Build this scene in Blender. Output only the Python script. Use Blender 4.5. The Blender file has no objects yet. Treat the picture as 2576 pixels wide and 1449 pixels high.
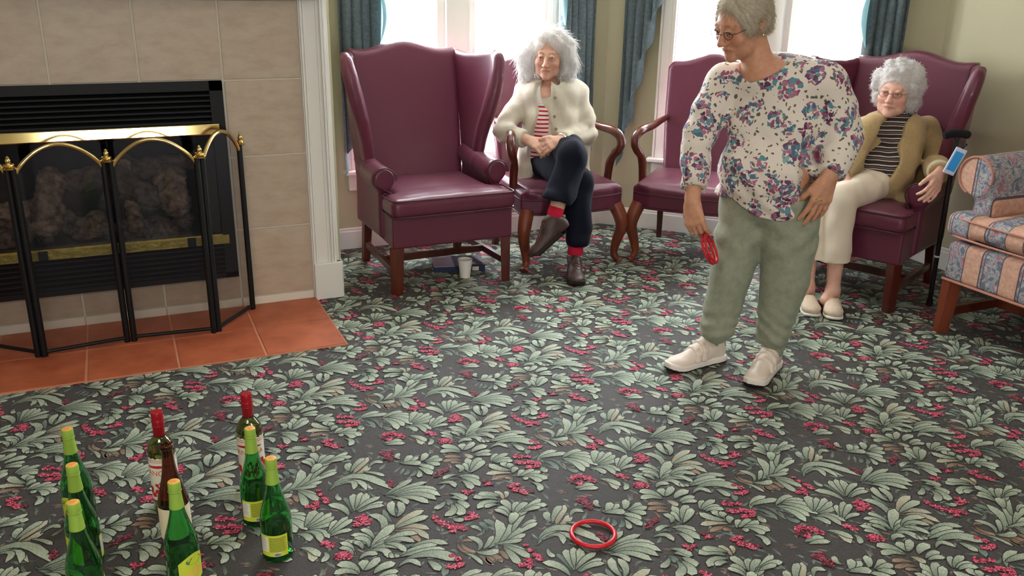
import bpy, bmesh, math, random
import numpy as np
from mathutils import Vector, Matrix
random.seed(7); np.random.seed(7)
SC = bpy.context.scene
COL = SC.collection

# ------------------------------------------------------------------ camera
IMG_W, IMG_H, FPX = 2576, 1449, 2219.12
PITCH, ROLL, YAW, CAMZ = 0.3317, 0.0166, 0.4211, 1.46
def _cam_axes():
    f = np.array([0, math.cos(PITCH), -math.sin(PITCH)]); r = np.array([1., 0, 0]); u = np.cross(r, f)
    R = math.cos(ROLL)*r + math.sin(ROLL)*u; U = -math.sin(ROLL)*r + math.cos(ROLL)*u
    c, s = math.cos(-YAW), math.sin(-YAW); M = np.array([[c, -s, 0], [s, c, 0], [0, 0, 1]])
    return M@R, M@U, M@f
CR_, CU_, CF_ = _cam_axes()
CAMP = np.array([0, 0, CAMZ])
cam_data = bpy.data.cameras.new('camera'); cam = bpy.data.objects.new('camera', cam_data); COL.objects.link(cam)
mw = Matrix.Identity(4)
for i in range(3):
    mw[i][0], mw[i][1], mw[i][2], mw[i][3] = CR_[i], CU_[i], -CF_[i], CAMP[i]
cam.matrix_world = mw
cam_data.sensor_width = 36; cam_data.lens = 36*FPX/IMG_W; cam_data.clip_start = 0.05; cam_data.clip_end = 200
SC.camera = cam

# ------------------------------------------------------------------ world, daylight, lamps, exposure
W = bpy.data.worlds.new('daylight'); SC.world = W; W.use_nodes = True
bg = W.node_tree.nodes['Background']; bg.inputs[0].default_value = (0.88, 0.95, 1.0, 1); bg.inputs[1].default_value = 36.0
SC.view_settings.view_transform = 'Standard'; SC.view_settings.look = 'None'
SC.view_settings.exposure = 0.22; SC.view_settings.gamma = 1.0; SC.view_settings.use_curve_mapping = False
def area(name, loc, size, energy, color, rot=(0, 0, 0), portal=False):
    l = bpy.data.lights.new(name, 'AREA'); l.shape = 'RECTANGLE'; l.size = size[0]; l.size_y = size[1]
    l.energy = energy; l.color = color
    o = bpy.data.objects.new(name, l); COL.objects.link(o); o.location = loc; o.rotation_euler = rot
    if portal: l.cycles.is_portal = True
    return o
PI = math.pi
# room constants (metres; x runs along the fireplace wall, y towards it)
YA, YB, XCH = 4.086, 4.856, 0.93
CBC = np.array([2.786, 4.856]); CCD = np.array([4.096, 3.546]); XD = 4.096
CEIL = 2.5
# daylight enters through the two windows and an added opening behind the camera
area('daylight_portal', (1.81, YB+0.10, 1.22), (1.16, 1.56), 1, (1, 1, 1), (-PI/2, 0, 0), True)
mc = CBC + np.array([1, -1])/2**.5*0.987
area('daylight_portal', (mc[0]+.07, mc[1]+.07, 1.22), (1.16, 1.56), 1, (1, 1, 1), (-PI/2, 0, -PI/4), True)
area('daylight_portal', (-0.04, -2.70, 1.06), (1.32, .62), 1, (1, 1, 1), (PI/2, 0, 0), True)
# ceiling fixtures of the room, behind the photographer
area('ceiling_lamp_light', (-0.6, 0.6, CEIL-0.06), (1.2, 0.6), 34, (1.0, 0.86, 0.72))
area('ceiling_lamp_light', (1.9, -0.4, CEIL-0.06), (1.2, 0.6), 24, (1.0, 0.88, 0.76))

# ------------------------------------------------------------------ helpers
def lin(c):
    c = c/255.0
    return c/12.92 if c <= 0.04045 else ((c+0.055)/1.055)**2.4
def rgb(r, g, b): return (lin(r), lin(g), lin(b), 1)
def mat(name, col=(128, 128, 128), rough=0.6, spec=0.5, metal=0.0, noise=None, bump=None, sheen=0, trans=0, ior=1.45, coat=0, col2=None, subs=0, emit=None, stretch=None):
    """noise=(scale, amount) varies the base colour towards col2; bump=(scale, strength)"""
    m = bpy.data.materials.new(name); m.use_nodes = True; nt = m.node_tree; b = nt.nodes['Principled BSDF']
    b.inputs['Base Color'].default_value = rgb(*col); b.inputs['Roughness'].default_value = rough
    b.inputs['Specular IOR Level'].default_value = spec; b.inputs['Metallic'].default_value = metal
    b.inputs['Sheen Weight'].default_value = sheen; b.inputs['Sheen Roughness'].default_value = 0.4
    b.inputs['Transmission Weight'].default_value = trans; b.inputs['IOR'].default_value = ior
    b.inputs['Coat Weight'].default_value = coat
    if subs:
        b.inputs['Subsurface Weight'].default_value = subs; b.inputs['Subsurface Radius'].default_value = (0.012, 0.005, 0.003); b.inputs['Subsurface Scale'].default_value = 1.0
    tc = nt.nodes.new('ShaderNodeTexCoord'); src = tc.outputs['Object']
    if stretch:
        mp = nt.nodes.new('ShaderNodeMapping'); mp.inputs['Scale'].default_value = stretch
        nt.links.new(src, mp.inputs[0]); src = mp.outputs[0]
    if noise:
        n = nt.nodes.new('ShaderNodeTexNoise'); n.inputs['Scale'].default_value = noise[0]; n.inputs['Detail'].default_value = 5; n.inputs['Roughness'].default_value = 0.65
        nt.links.new(src, n.inputs[0])
        mx = nt.nodes.new('ShaderNodeMix'); mx.data_type = 'RGBA'
        c2 = col2 or tuple(v*0.7 for v in col)
        mx.inputs[6].default_value = rgb(*col); mx.inputs[7].default_value = rgb(*c2)
        mr = nt.nodes.new('ShaderNodeMapRange'); mr.inputs[1].default_value = 0.35; mr.inputs[2].default_value = 0.65; mr.inputs[4].default_value = noise[1]
        nt.links.new(n.outputs[0], mr.inputs[0]); nt.links.new(mr.outputs[0], mx.inputs[0]); nt.links.new(mx.outputs[2], b.inputs['Base Color'])
    if bump:
        n2 = nt.nodes.new('ShaderNodeTexNoise'); n2.inputs['Scale'].default_value = bump[0]; n2.inputs['Detail'].default_value = 3
        nt.links.new(src, n2.inputs[0])
        bp = nt.nodes.new('ShaderNodeBump'); bp.inputs['Strength'].default_value = bump[1]; bp.inputs['Distance'].default_value = 0.002
        nt.links.new(n2.outputs[0], bp.inputs['Height']); nt.links.new(bp.outputs[0], b.inputs['Normal'])
    return m
def tag(o, label=None, cat=None, group=None, kind=None):
    if label: o['label'] = label
    if cat: o['category'] = cat
    if group: o['group'] = group
    if kind: o['kind'] = kind
    return o
def empty(name, loc=(0, 0, 0), rz=0, label=None, cat=None, group=None):
    o = bpy.data.objects.new(name, None); COL.objects.link(o); o.location = loc; o.rotation_euler = (0, 0, rz)
    return tag(o, label, cat, group)
def mesh_obj(name, V, F, m, parent=None, smooth=False, kind=None):
    me = bpy.data.meshes.new(name)
    me.from_pydata([tuple(map(float, v)) for v in V], [], [tuple(f) for f in F]); me.update()
    if m: me.materials.append(m)
    if smooth: me.polygons.foreach_set('use_smooth', [True]*len(me.polygons))
    o = bpy.data.objects.new(name, me); COL.objects.link(o)
    if parent: o.parent = parent
    if kind: o['kind'] = kind
    return o
def np_mesh(name, V, Q, m, parent=None, smooth=True):
    """quads as an (n,4) array"""
    me = bpy.data.meshes.new(name); nv, nq = len(V), len(Q)
    me.vertices.add(nv); me.vertices.foreach_set('co', np.asarray(V, np.float32).ravel())
    me.loops.add(nq*4); me.loops.foreach_set('vertex_index', np.asarray(Q, np.int32).ravel())
    me.polygons.add(nq); me.polygons.foreach_set('loop_start', np.arange(0, nq*4, 4, dtype=np.int32))
    me.update(calc_edges=True)
    me.polygons.foreach_set('use_smooth', np.full(nq, smooth)); me.validate()
    if m: me.materials.append(m)
    o = bpy.data.objects.new(name, me); COL.objects.link(o)
    if parent: o.parent = parent
    return o
class MB:
    """collects boxes, tubes, lathes into one mesh"""
    def __init__(s): s.V = []; s.F = []
    def add(s, V, F, M=None):
        n = len(s.V)
        for v in V:
            v = Vector(v)
            s.V.append(tuple(M@v) if M else tuple(v))
        s.F += [tuple(i+n for i in f) for f in F]
        return s
    def box(s, c, d, M=None, bev=0.0):
        x, y, z = c; a, b, e = d[0]/2, d[1]/2, d[2]/2
        if bev <= 0:
            V = [(x+i*a, y+j*b, z+k*e) for i in (-1, 1) for j in (-1, 1) for k in (-1, 1)]
            F = [(0, 1, 3, 2), (4, 6, 7, 5), (0, 4, 5, 1), (2, 3, 7, 6), (0, 2, 6, 4), (1, 5, 7, 3)]
            return s.add(V, F, M)
        bm = bmesh.new(); bmesh.ops.create_cube(bm, size=1)
        for v in bm.verts: v.co = Vector((x+v.co.x*2*a, y+v.co.y*2*b, z+v.co.z*2*e))
        bmesh.ops.bevel(bm, geom=bm.edges[:], offset=min(bev, a*.95, b*.95, e*.95), segments=2, affect='EDGES', profile=0.5)
        bm.verts.index_update(); V = [v.co.copy() for v in bm.verts]; F = [[v.index for v in f.verts] for f in bm.faces]; bm.free()
        return s.add(V, F, M)
    def bar(s, p, q, w, h, up=(0, 0, 1), bev=0.0, w2=None, h2=None):
        p, q = Vector(p), Vector(q); z = (q-p); L = z.length; z.normalize(); u = Vector(up)
        x = u.cross(z)
        if x.length < 1e-4: x = Vector((1, 0, 0)).cross(z)
        x.normalize(); y = z.cross(x)
        w2 = w2 or w; h2 = h2 or h
        V = []
        for (c, a, b) in ((p, w/2, h/2), (q, w2/2, h2/2)):
            for i, j in ((-1, -1), (1, -1), (1, 1), (-1, 1)): V.append(c+x*i*a+y*j*b)
        F = [(0, 3, 2, 1), (4, 5, 6, 7)]+[(i, (i+1) % 4, 4+(i+1) % 4, 4+i) for i in range(4)]
        return s.add(V, F)
    def tube(s, P, r, n=10, cap=True, M=None, flat=None):
        P = [Vector(p) for p in P]; N = len(P); rs = r if isinstance(r, (list, tuple)) else [r]*N
        t = (P[1]-P[0]).normalized(); a = t.orthogonal().normalized()
        V = []; F = []
        for i in range(N):
            t2 = (P[min(i+1, N-1)]-P[max(i-1, 0)]).normalized()
            a = (a - t2*a.dot(t2)).normalized(); b = t2.cross(a)
            for k in range(n):
                th = 2*PI*k/n
                V.append(P[i]+(a*math.cos(th)+b*math.sin(th))*rs[i])
        for i in range(N-1):
            for k in range(n): F.append((i*n+k, i*n+(k+1) % n, (i+1)*n+(k+1) % n, (i+1)*n+k))
        if cap: F += [tuple(range(n-1, -1, -1)), tuple((N-1)*n+k for k in range(n))]
        return s.add(V, F, M)
    def lathe(s, prof, n=32, M=None, cap=True):
        V = []; F = []; N = len(prof)
        for (r, z) in prof:
            for k in range(n): V.append((r*math.cos(2*PI*k/n), r*math.sin(2*PI*k/n), z))
        for i in range(N-1):
            for k in range(n): F.append((i*n+k, i*n+(k+1) % n, (i+1)*n+(k+1) % n, (i+1)*n+k))
        if cap: F += [tuple(range(n-1, -1, -1)), tuple((N-1)*n+k for k in range(n))]
        return s.add(V, F, M)
    def prism(s, poly, ax, lo, hi, M=None):
        """extrude a 2-D polygon along axis ax ('x','y','z')"""
        n = len(poly)
        def P(a, b, c): return {'x': (c, a, b), 'y': (a, c, b), 'z': (a, b, c)}[ax]
        V = [P(a, b, lo) for a, b in poly]+[P(a, b, hi) for a, b in poly]
        F = [tuple(range(n-1, -1, -1)), tuple(range(n, 2*n))]+[(i, (i+1) % n, n+(i+1) % n, n+i) for i in range(n)]
        return s.add(V, F, M)
    def obj(s, name, m, parent=None, smooth=False, kind=None, auto=False):
        o = mesh_obj(name, s.V, s.F, m, parent, smooth, kind)
        bm = bmesh.new(); bm.from_mesh(o.data); bmesh.ops.recalc_face_normals(bm, faces=bm.faces)
        if auto:
            for f in bm.faces: f.smooth = True
            for e in bm.edges:
                if len(e.link_faces) == 2 and e.calc_face_angle(0) > math.radians(38): e.smooth = False
        bm.to_mesh(o.data); bm.free()
        return o
def bez(pts, n=24):
    """Catmull-Rom through the points"""
    P = [np.array(p, float) for p in pts]; P = [2*P[0]-P[1]]+P+[2*P[-1]-P[-2]]
    out = []; seg = len(P)-3; m = max(2, n//seg)
    for i in range(seg):
        a, b, c, d = P[i:i+4]
        for k in range(m):
            t = k/m
            out.append(0.5*((2*b)+(-a+c)*t+(2*a-5*b+4*c-d)*t*t+(-a+3*b-3*c+d)*t**3))
    out.append(P[-2]); return [tuple(p) for p in out]

# ---- implicit surfaces: soft and living shapes are one continuous skin
class Field:
    def __init__(s, lo, hi, h, M=None, zs=None):
        s.xs = np.arange(lo[0], hi[0]+h, h, dtype=np.float32); s.ys = np.arange(lo[1], hi[1]+h, h, dtype=np.float32)
        s.zs = np.arange(lo[2], hi[2]+h, h, dtype=np.float32) if zs is None else np.asarray(zs, np.float32)
        s.h = h; s.D = np.full((len(s.xs), len(s.ys), len(s.zs)), 1.0, np.float32)
        s.R = np.eye(3, dtype=np.float32); s.T = np.zeros(3, np.float32)
    def frame(s, T=(0, 0, 0), R=None):
        s.T = np.asarray(T, np.float32); s.R = np.eye(3, dtype=np.float32) if R is None else np.asarray(R, np.float32); return s
    def _sub(s, c, r, k, mode, fn):
        c = s.R@np.asarray(c, np.float32)+s.T; m = r+k*1.2+3*s.h
        sl = []
        for ax, a in ((0, s.xs), (1, s.ys), (2, s.zs)):
            i0 = np.searchsorted(a, c[ax]-m); i1 = np.searchsorted(a, c[ax]+m)
            if i1-i0 < 1: return s
            sl.append(slice(i0, i1))
        X = s.xs[sl[0]][:, None, None]-s.T[0]; Y = s.ys[sl[1]][None, :, None]-s.T[1]; Z = s.zs[sl[2]][None, None, :]-s.T[2]
        R = s.R
        x = R[0, 0]*X+R[1, 0]*Y+R[2, 0]*Z; y = R[0, 1]*X+R[1, 1]*Y+R[2, 1]*Z; z = R[0, 2]*X+R[1, 2]*Y+R[2, 2]*Z
        d = fn(x, y, z).astype(np.float32); D = s.D[tuple(sl)]
        if mode == 'add':
            if k > 0:
                hh = np.clip(0.5+0.5*(D-d)/k, 0, 1); D[...] = D*(1-hh)+d*hh-k*hh*(1-hh)
            else: np.minimum(D, d, out=D)
        elif mode == 'sub':
            if k > 0:
                hh = np.clip(0.5-0.5*(D+d)/k, 0, 1); D[...] = D*(1-hh)-d*hh+k*hh*(1-hh)
            else: np.maximum(D, -d, out=D)
        elif mode == 'disp': D += d
        return s
    def cap(s, a, b, ra, rb=None, k=0.02, mode='add', flat=None):
        """tapered capsule; flat=(axis, factor): section thinner along axis by factor"""
        rb = ra if rb is None else rb; a = np.asarray(a, float); b = np.asarray(b, float); ba = b-a; L2 = max(ba@ba, 1e-12)
        R = max(ra, rb)
        if flat is not None:
            w = np.asarray(flat[0], float); w = w-ba*(w@ba)/L2; w /= np.linalg.norm(w); g = 1/flat[1]-1
        def fn(x, y, z):
            px, py, pz = x-a[0], y-a[1], z-a[2]
            t = np.clip((px*ba[0]+py*ba[1]+pz*ba[2])/L2, 0, 1)
            qx, qy, qz = px-ba[0]*t, py-ba[1]*t, pz-ba[2]*t
            if flat is not None:
                q = (qx*w[0]+qy*w[1]+qz*w[2])*g
                qx, qy, qz = qx+w[0]*q, qy+w[1]*q, qz+w[2]*q
                return (np.sqrt(qx*qx+qy*qy+qz*qz)-(ra+(rb-ra)*t))*(0.5+0.5*flat[1])
            return np.sqrt(qx*qx+qy*qy+qz*qz)-(ra+(rb-ra)*t)
        return s._sub((a+b)/2, math.sqrt(L2)/2+R, k, mode, fn)
    def chain(s, pts, rs, k=0.02, mode='add', flat=None):
        P = [np.asarray(p, float) for p in pts]; lo, hi = np.min(P, 0), np.max(P, 0); w0 = None if flat is None else np.asarray(flat[0], float)
        def fn(x, y, z):
            D = None
            for i in range(len(P)-1):
                a, ba = P[i], P[i+1]-P[i]; L2 = max(ba@ba, 1e-12); ra, rb = rs[i], rs[i+1]; px, py, pz = x-a[0], y-a[1], z-a[2]
                t = np.clip((px*ba[0]+py*ba[1]+pz*ba[2])/L2, 0, 1); qx, qy, qz = px-ba[0]*t, py-ba[1]*t, pz-ba[2]*t; g = 1.0
                if w0 is not None:
                    w = w0-ba*(w0@ba)/L2; w /= np.linalg.norm(w); q = (qx*w[0]+qy*w[1]+qz*w[2])*(1/flat[1]-1); qx, qy, qz = qx+w[0]*q, qy+w[1]*q, qz+w[2]*q; g = 0.5+0.5*flat[1]
                d = (np.sqrt(qx*qx+qy*qy+qz*qz)-(ra+(rb-ra)*t))*g
                if D is None: D = d
                else:
                    e = 0.010; h = np.clip(0.5+0.5*(D-d)/e, 0, 1); D = D*(1-h)+d*h-e*h*(1-h)
            return D
        return s._sub((lo+hi)/2, float(np.linalg.norm(hi-lo))/2+max(rs), k, mode, fn)
    def ell(s, c, r, k=0.02, mode='add', R=None):
        c = np.asarray(c, float); r = np.asarray(r, float); Q = None if R is None else np.asarray(R, float)
        def fn(x, y, z):
            px, py, pz = x-c[0], y-c[1], z-c[2]
            if Q is not None:
                px, py, pz = Q[0, 0]*px+Q[1, 0]*py+Q[2, 0]*pz, Q[0, 1]*px+Q[1, 1]*py+Q[2, 1]*pz, Q[0, 2]*px+Q[1, 2]*py+Q[2, 2]*pz
            k0 = np.sqrt((px/r[0])**2+(py/r[1])**2+(pz/r[2])**2); k1 = np.sqrt((px/r[0]**2)**2+(py/r[1]**2)**2+(pz/r[2]**2)**2)
            return k0*(k0-1)/np.maximum(k1, 1e-6)
        return s._sub(c, max(r), k, mode, fn)
    def box(s, c, hd, rd=0.02, k=0.0, mode='add', R=None, puff=0.0):
        c = np.asarray(c, float); hd = np.asarray(hd, float); Q = None if R is None else np.asarray(R, float)
        def fn(x, y, z):
            px, py, pz = x-c[0], y-c[1], z-c[2]
            if Q is not None:
                px, py, pz = Q[0, 0]*px+Q[1, 0]*py+Q[2, 0]*pz, Q[0, 1]*px+Q[1, 1]*py+Q[2, 1]*pz, Q[0, 2]*px+Q[1, 2]*py+Q[2, 2]*pz
            hz = hd[2]
            if puff: hz = hd[2]+puff*(np.clip(1-(px/hd[0])**2, 0, 1)*np.clip(1-(py/hd[1])**2, 0, 1)-0.5)
            qx, qy, qz = np.abs(px)-hd[0]+rd, np.abs(py)-hd[1]+rd, np.abs(pz)-hz+rd
            return np.sqrt(np.maximum(qx, 0)**2+np.maximum(qy, 0)**2+np.maximum(qz, 0)**2)+np.minimum(np.maximum(qx, np.maximum(qy, qz)), 0)-rd
        return s._sub(c, float(np.linalg.norm(hd)), k, mode, fn)
    def poly(s, pts, ax, lo, hi, rd=0.01, k=0.0, mode='add', bend=None):
        """rounded slab: 2-D polygon (closed) extruded along axis ax from lo to hi; bend(u,v) offsets the slab along ax"""
        P = np.array(pts, float); cu, cv = (P.min(0)+P.max(0))/2; rad = np.linalg.norm(P.max(0)-P.min(0))/2+abs(hi-lo)+0.1
        mid, hw = (lo+hi)/2, abs(hi-lo)/2
        c = {'x': (mid, cu, cv), 'y': (cu, mid, cv), 'z': (cu, cv, mid)}[ax]
        def fn(x, y, z):
            u, v, w = {'x': (y, z, x), 'y': (x, z, y), 'z': (x, y, z)}[ax]
            u, v, w = np.broadcast_arrays(u, v, w)
            d2 = np.full(u.shape, 1e9, np.float32); sg = np.ones(u.shape, np.float32); n = len(P)
            for i in range(n):
                a, b = P[i], P[i-1]; ex, ey = b-a; wx, wy = u-a[0], v-a[1]
                t = np.clip((wx*ex+wy*ey)/(ex*ex+ey*ey+1e-12), 0, 1); bx, by = wx-ex*t, wy-ey*t
                d2 = np.minimum(d2, bx*bx+by*by)
                c1, c2, c3 = v >= a[1], v < b[1], ex*wy > ey*wx
                sg = np.where((c1 & c2 & c3) | (~c1 & ~c2 & ~c3), -sg, sg)
            d = sg*np.sqrt(d2)+rd
            off = bend(u, v) if bend else 0.0
            e = np.abs(w-mid-off)-hw+rd
            return np.sqrt(np.maximum(d, 0)**2+np.maximum(e, 0)**2)+np.minimum(np.maximum(d, e), 0)-rd
        return s._sub(c, rad, k, mode, fn)
    def disp(s, fn):
        """add fn(x,y,z) to the distance near the surface"""
        X, Y, Z = s.xs[:, None, None], s.ys[None, :, None], s.zs[None, None, :]
        s.D += fn(X, Y, Z).astype(np.float32); return s
    def cut(s, fn):
        X, Y, Z = s.xs[:, None, None], s.ys[None, :, None], s.zs[None, None, :]
        np.maximum(s.D, fn(X, Y, Z).astype(np.float32), out=s.D); return s
    def minus(s, other, off=0.0):
        np.maximum(s.D, -(other.D+off), out=s.D); return s
    def mesh(s, name, m, parent=None, smooth_it=0, paint=None):
        D = s.D; I = D < 0; nx, ny, nz = D.shape
        c = np.zeros((nx-1, ny-1, nz-1), np.int8)
        for i in (0, 1):
            for j in (0, 1):
                for l in (0, 1): c += I[i:nx-1+i, j:ny-1+j, l:nz-1+l]
        act = np.argwhere((c > 0) & (c < 8)); idx = np.full(c.shape, -1, np.int32); idx[tuple(act.T)] = np.arange(len(act))
        acc = np.zeros((len(act), 3)); cnt = np.zeros(len(act)); axs = (s.xs, s.ys, s.zs)
        a0, a1, a2 = act.T
        for ax in range(3):
            o = [0, 1, 2]; o.remove(ax)
            for p in (0, 1):
                for q in (0, 1):
                    i = [a0.copy(), a1.copy(), a2.copy()]; i[o[0]] += p; i[o[1]] += q
                    j = [v.copy() for v in i]; j[ax] += 1
                    da = D[i[0], i[1], i[2]]; db = D[j[0], j[1], j[2]]; cr = (da < 0) != (db < 0)
                    t = np.where(cr, da/np.where(cr, da-db, 1), 0)
                    pt = np.stack([axs[0][i[0]], axs[1][i[1]], axs[2][i[2]]], 1).astype(float)
                    pt[:, ax] += t*(axs[ax][np.minimum(i[ax]+1, len(axs[ax])-1)]-axs[ax][i[ax]])
                    acc += pt*cr[:, None]; cnt += cr
        V = acc/np.maximum(cnt, 1)[:, None]; Q = []
        for ax in range(3):
            o = [(1, 2), (2, 0), (0, 1)][ax]
            sl0 = [slice(None)]*3; sl1 = [slice(None)]*3; sl0[ax] = slice(0, -1); sl1[ax] = slice(1, None)
            A = I[tuple(sl0)]; B = I[tuple(sl1)]; e = np.argwhere(A != B)
            e = e[(e[:, o[0]] > 0) & (e[:, o[1]] > 0) & (e[:, o[0]] < D.shape[o[0]]-1) & (e[:, o[1]] < D.shape[o[1]]-1)]
            ins = A[tuple(e.T)]
            def ii(du, dv):
                f = e.copy(); f[:, o[0]] -= du; f[:, o[1]] -= dv; return idx[tuple(f.T)]
            q = np.stack([ii(1, 1), ii(0, 1), ii(0, 0), ii(1, 0)], 1); q[~ins] = q[~ins][:, ::-1]; Q.append(q)
        Q = np.concatenate(Q); Q = Q[(Q >= 0).all(1)]
        for _ in range(smooth_it):
            S = np.zeros_like(V); n = np.zeros(len(V))
            for a, b in ((0, 1), (1, 2), (2, 3), (3, 0)):
                np.add.at(S, Q[:, a], V[Q[:, b]]); np.add.at(n, Q[:, a], 1); np.add.at(S, Q[:, b], V[Q[:, a]]); np.add.at(n, Q[:, b], 1)
            V = V*0.5+0.5*S/np.maximum(n, 1)[:, None]
        ob = np_mesh(name, V, Q, m, parent)
        if paint is not None:
            C = paint(V); at = ob.data.color_attributes.new('tint', 'FLOAT_COLOR', 'POINT')
            at.data.foreach_set('color', np.concatenate([C, np.ones((len(V), 1))], 1).astype(np.float32).ravel())
        return ob
def ray_dir(px, py): return CF_+CR_*(px-IMG_W/2)/FPX-CU_*(py-IMG_H/2)/FPX
def on_plane(px, py, p0, n):
    d = ray_dir(px, py); n = np.asarray(n, float); return CAMP+d*(((np.asarray(p0, float)-CAMP)@n)/(d@n))
FH = np.array([CF_[0], CF_[1], 0.0]); FH /= np.linalg.norm(FH)
def body_pt(px, py, ground, off=0.0):
    """point seen at (px,py) on the upright plane through a person's standing point, moved off metres towards the viewer"""
    return on_plane(px, py, np.array([ground[0], ground[1], 0])-FH*off, FH)

# ------------------------------------------------------------------ materials
M_WALL = mat('cream_wall_paint', (182, 174, 146), 0.75, 0.25, bump=(180, 0.15))
M_CEIL = mat('white_ceiling_paint', (225, 222, 212), 0.9, 0.2)
M_TRIM = mat('white_trim_paint', (226, 222, 214), 0.45, 0.4)
M_TILE = mat('beige_ceramic_tile', (190, 172, 152), 0.42, 0.45, noise=(9, 0.8), col2=(174, 152, 130), bump=(60, 0.12), stretch=(1, 1, 2.2))
M_GROUT = mat('pale_grout', (222, 212, 196), 0.85, 0.2)
M_TERRA = mat('terracotta_tile', (178, 96, 64), 0.45, 0.45, noise=(7, 0.9), col2=(150, 74, 46), bump=(50, 0.15))
M_TGROUT = mat('tan_grout', (196, 134, 106), 0.85, 0.2)
M_BLACK = mat('black_painted_metal', (14, 13, 15), 0.55, 0.35, bump=(90, 0.1))
M_SOOT = mat('firebox_lining', (34, 31, 32), 0.9, 0.2, noise=(14, 0.8), col2=(18, 16, 17))
M_BRASS = mat('polished_brass', (232, 204, 138), 0.08, 0.5, 1.0)
M_BRASS2 = mat('hammered_brass', (186, 164, 92), 0.30, 0.5, 1.0, bump=(45, 0.9), noise=(30, 0.6), col2=(140, 116, 50))
M_LOG = mat('ceramic_birch_log', (168, 146, 124), 0.9, 0.2, noise=(26, 1.0), col2=(70, 56, 48), bump=(40, 1.0), stretch=(1, 1, 1))
M_BARK = mat('ceramic_dark_log', (120, 104, 92), 0.95, 0.2, noise=(22, 1.0), col2=(44, 36, 34), bump=(35, 1.0))
M_ASH = mat('ember_rockwool', (130, 112, 98), 1.0, 0.1, noise=(40, 1.0), col2=(60, 48, 44), bump=(60, 1.0))
def thin_glass(name, tint=(1, 1, 1), rough=0.02):
    m = bpy.data.materials.new(name); m.use_nodes = True; nt = m.node_tree; nt.nodes.remove(nt.nodes['Principled BSDF'])
    g = nt.nodes.new('ShaderNodeBsdfGlossy'); g.inputs['Roughness'].default_value = rough
    t = nt.nodes.new('ShaderNodeBsdfTransparent'); t.inputs[0].default_value = (*tint, 1)
    lw = nt.nodes.new('ShaderNodeLayerWeight'); pw = nt.nodes.new('ShaderNodeMath'); pw.operation = 'POWER'; pw.inputs[1].default_value = 5; nt.links.new(lw.outputs['Facing'], pw.inputs[0])
    f = nt.nodes.new('ShaderNodeMath'); f.operation = 'MULTIPLY_ADD'; f.inputs[1].default_value = .6; f.inputs[2].default_value = .035; nt.links.new(pw.outputs[0], f.inputs[0]); mx = nt.nodes.new('ShaderNodeMixShader')
    nt.links.new(f.outputs[0], mx.inputs[0]); nt.links.new(t.outputs[0], mx.inputs[1]); nt.links.new(g.outputs[0], mx.inputs[2])
    nt.links.new(mx.outputs[0], nt.nodes['Material Output'].inputs[0]); return m
M_PANE = thin_glass('window_glass'); M_FIREGLASS = thin_glass('smoked_fire_glass', (0.88, 0.86, 0.88), 0.04)
def mesh_screen(name):
    m = bpy.data.materials.new(name); m.use_nodes = True; nt = m.node_tree; b = nt.nodes['Principled BSDF']
    b.inputs['Base Color'].default_value = rgb(36, 32, 36); b.inputs['Roughness'].default_value = 0.5; b.inputs['Metallic'].default_value = 0.3
    t = nt.nodes.new('ShaderNodeBsdfTransparent'); mx = nt.nodes.new('ShaderNodeMixShader'); mx.inputs[0].default_value = 0.28
    nt.links.new(t.outputs[0], mx.inputs[1]); nt.links.new(b.outputs[0], mx.inputs[2]); nt.links.new(mx.outputs[0], nt.nodes['Material Output'].inputs[0]); return m
M_MESH = mesh_screen('fine_black_wire_mesh')
def translucent(name, col, w=0.5, noise=None, rough=0.8):
    m = mat(name, col, rough, 0.3, noise=noise); nt = m.node_tree; b = nt.nodes['Principled BSDF']
    t = nt.nodes.new('ShaderNodeBsdfTranslucent'); t.inputs[0].default_value = rgb(*col); mx = nt.nodes.new('ShaderNodeMixShader'); mx.inputs[0].default_value = w
    nt.links.new(b.outputs[0], mx.inputs[1]); nt.links.new(t.outputs[0], mx.inputs[2]); nt.links.new(mx.outputs[0], nt.nodes['Material Output'].inputs[0]); return m
M_VANE = translucent('white_blind_vane', (226, 226, 224), 0.012)
M_CURT = translucent('slate_blue_curtain', (92, 104, 108), 0.06, noise=(60, 0.7))
M_LINING = translucent('pale_teal_lining', (140, 178, 184), 0.30)

# ------------------------------------------------------------------ room shell
T = 0.14
def wall(name, p, q, openings=(), m=M_WALL, z1=CEIL):
    """wall from p to q (room on the right-hand side of p->q seen from above); openings=(a,b,z0,z1) along it"""
    p, q = np.array(p, float), np.array(q, float); L = np.linalg.norm(q-p); ang = math.atan2(q[1]-p[1], q[0]-p[0])
    M = Matrix.Translation((p[0], p[1], 0))@Matrix.Rotation(ang, 4, 'Z'); mb = MB(); cuts = [(-0.0, None)]
    x = 0.0
    for (a, b, za, zb) in openings:
        mb.box(((x+a)/2, T/2, z1/2), (a-x, T, z1), M)
        mb.box(((a+b)/2, T/2, za/2), (b-a, T, za), M); mb.box(((a+b)/2, T/2, (zb+z1)/2), (b-a, T, z1-zb), M); x = b
    mb.box(((x+L)/2, T/2, z1/2), (L-x, T, z1), M)
    return mb.obj(name, m, kind='structure')
WZ0, WZ1 = 0.46, 2.2
wall('wall_window', (XCH-.02, YB), CBC, [(1.235-XCH+.02, 2.395-XCH+.02, WZ0, WZ1)])
wall('wall_bay', CBC, CCD, [(0.37, 1.53+0.075, WZ0, WZ1)])
wall('wall_right', CCD, (XD, -2.6))
wall('wall_back', (XD+T, -2.6), (-2.8, -2.6), [(3.616, 4.236, .75, 1.37), (4.436, 4.936, .75, 1.37)])  # openings added out of view for a bright reflection in the brass strip
w3 = MB()
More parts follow.
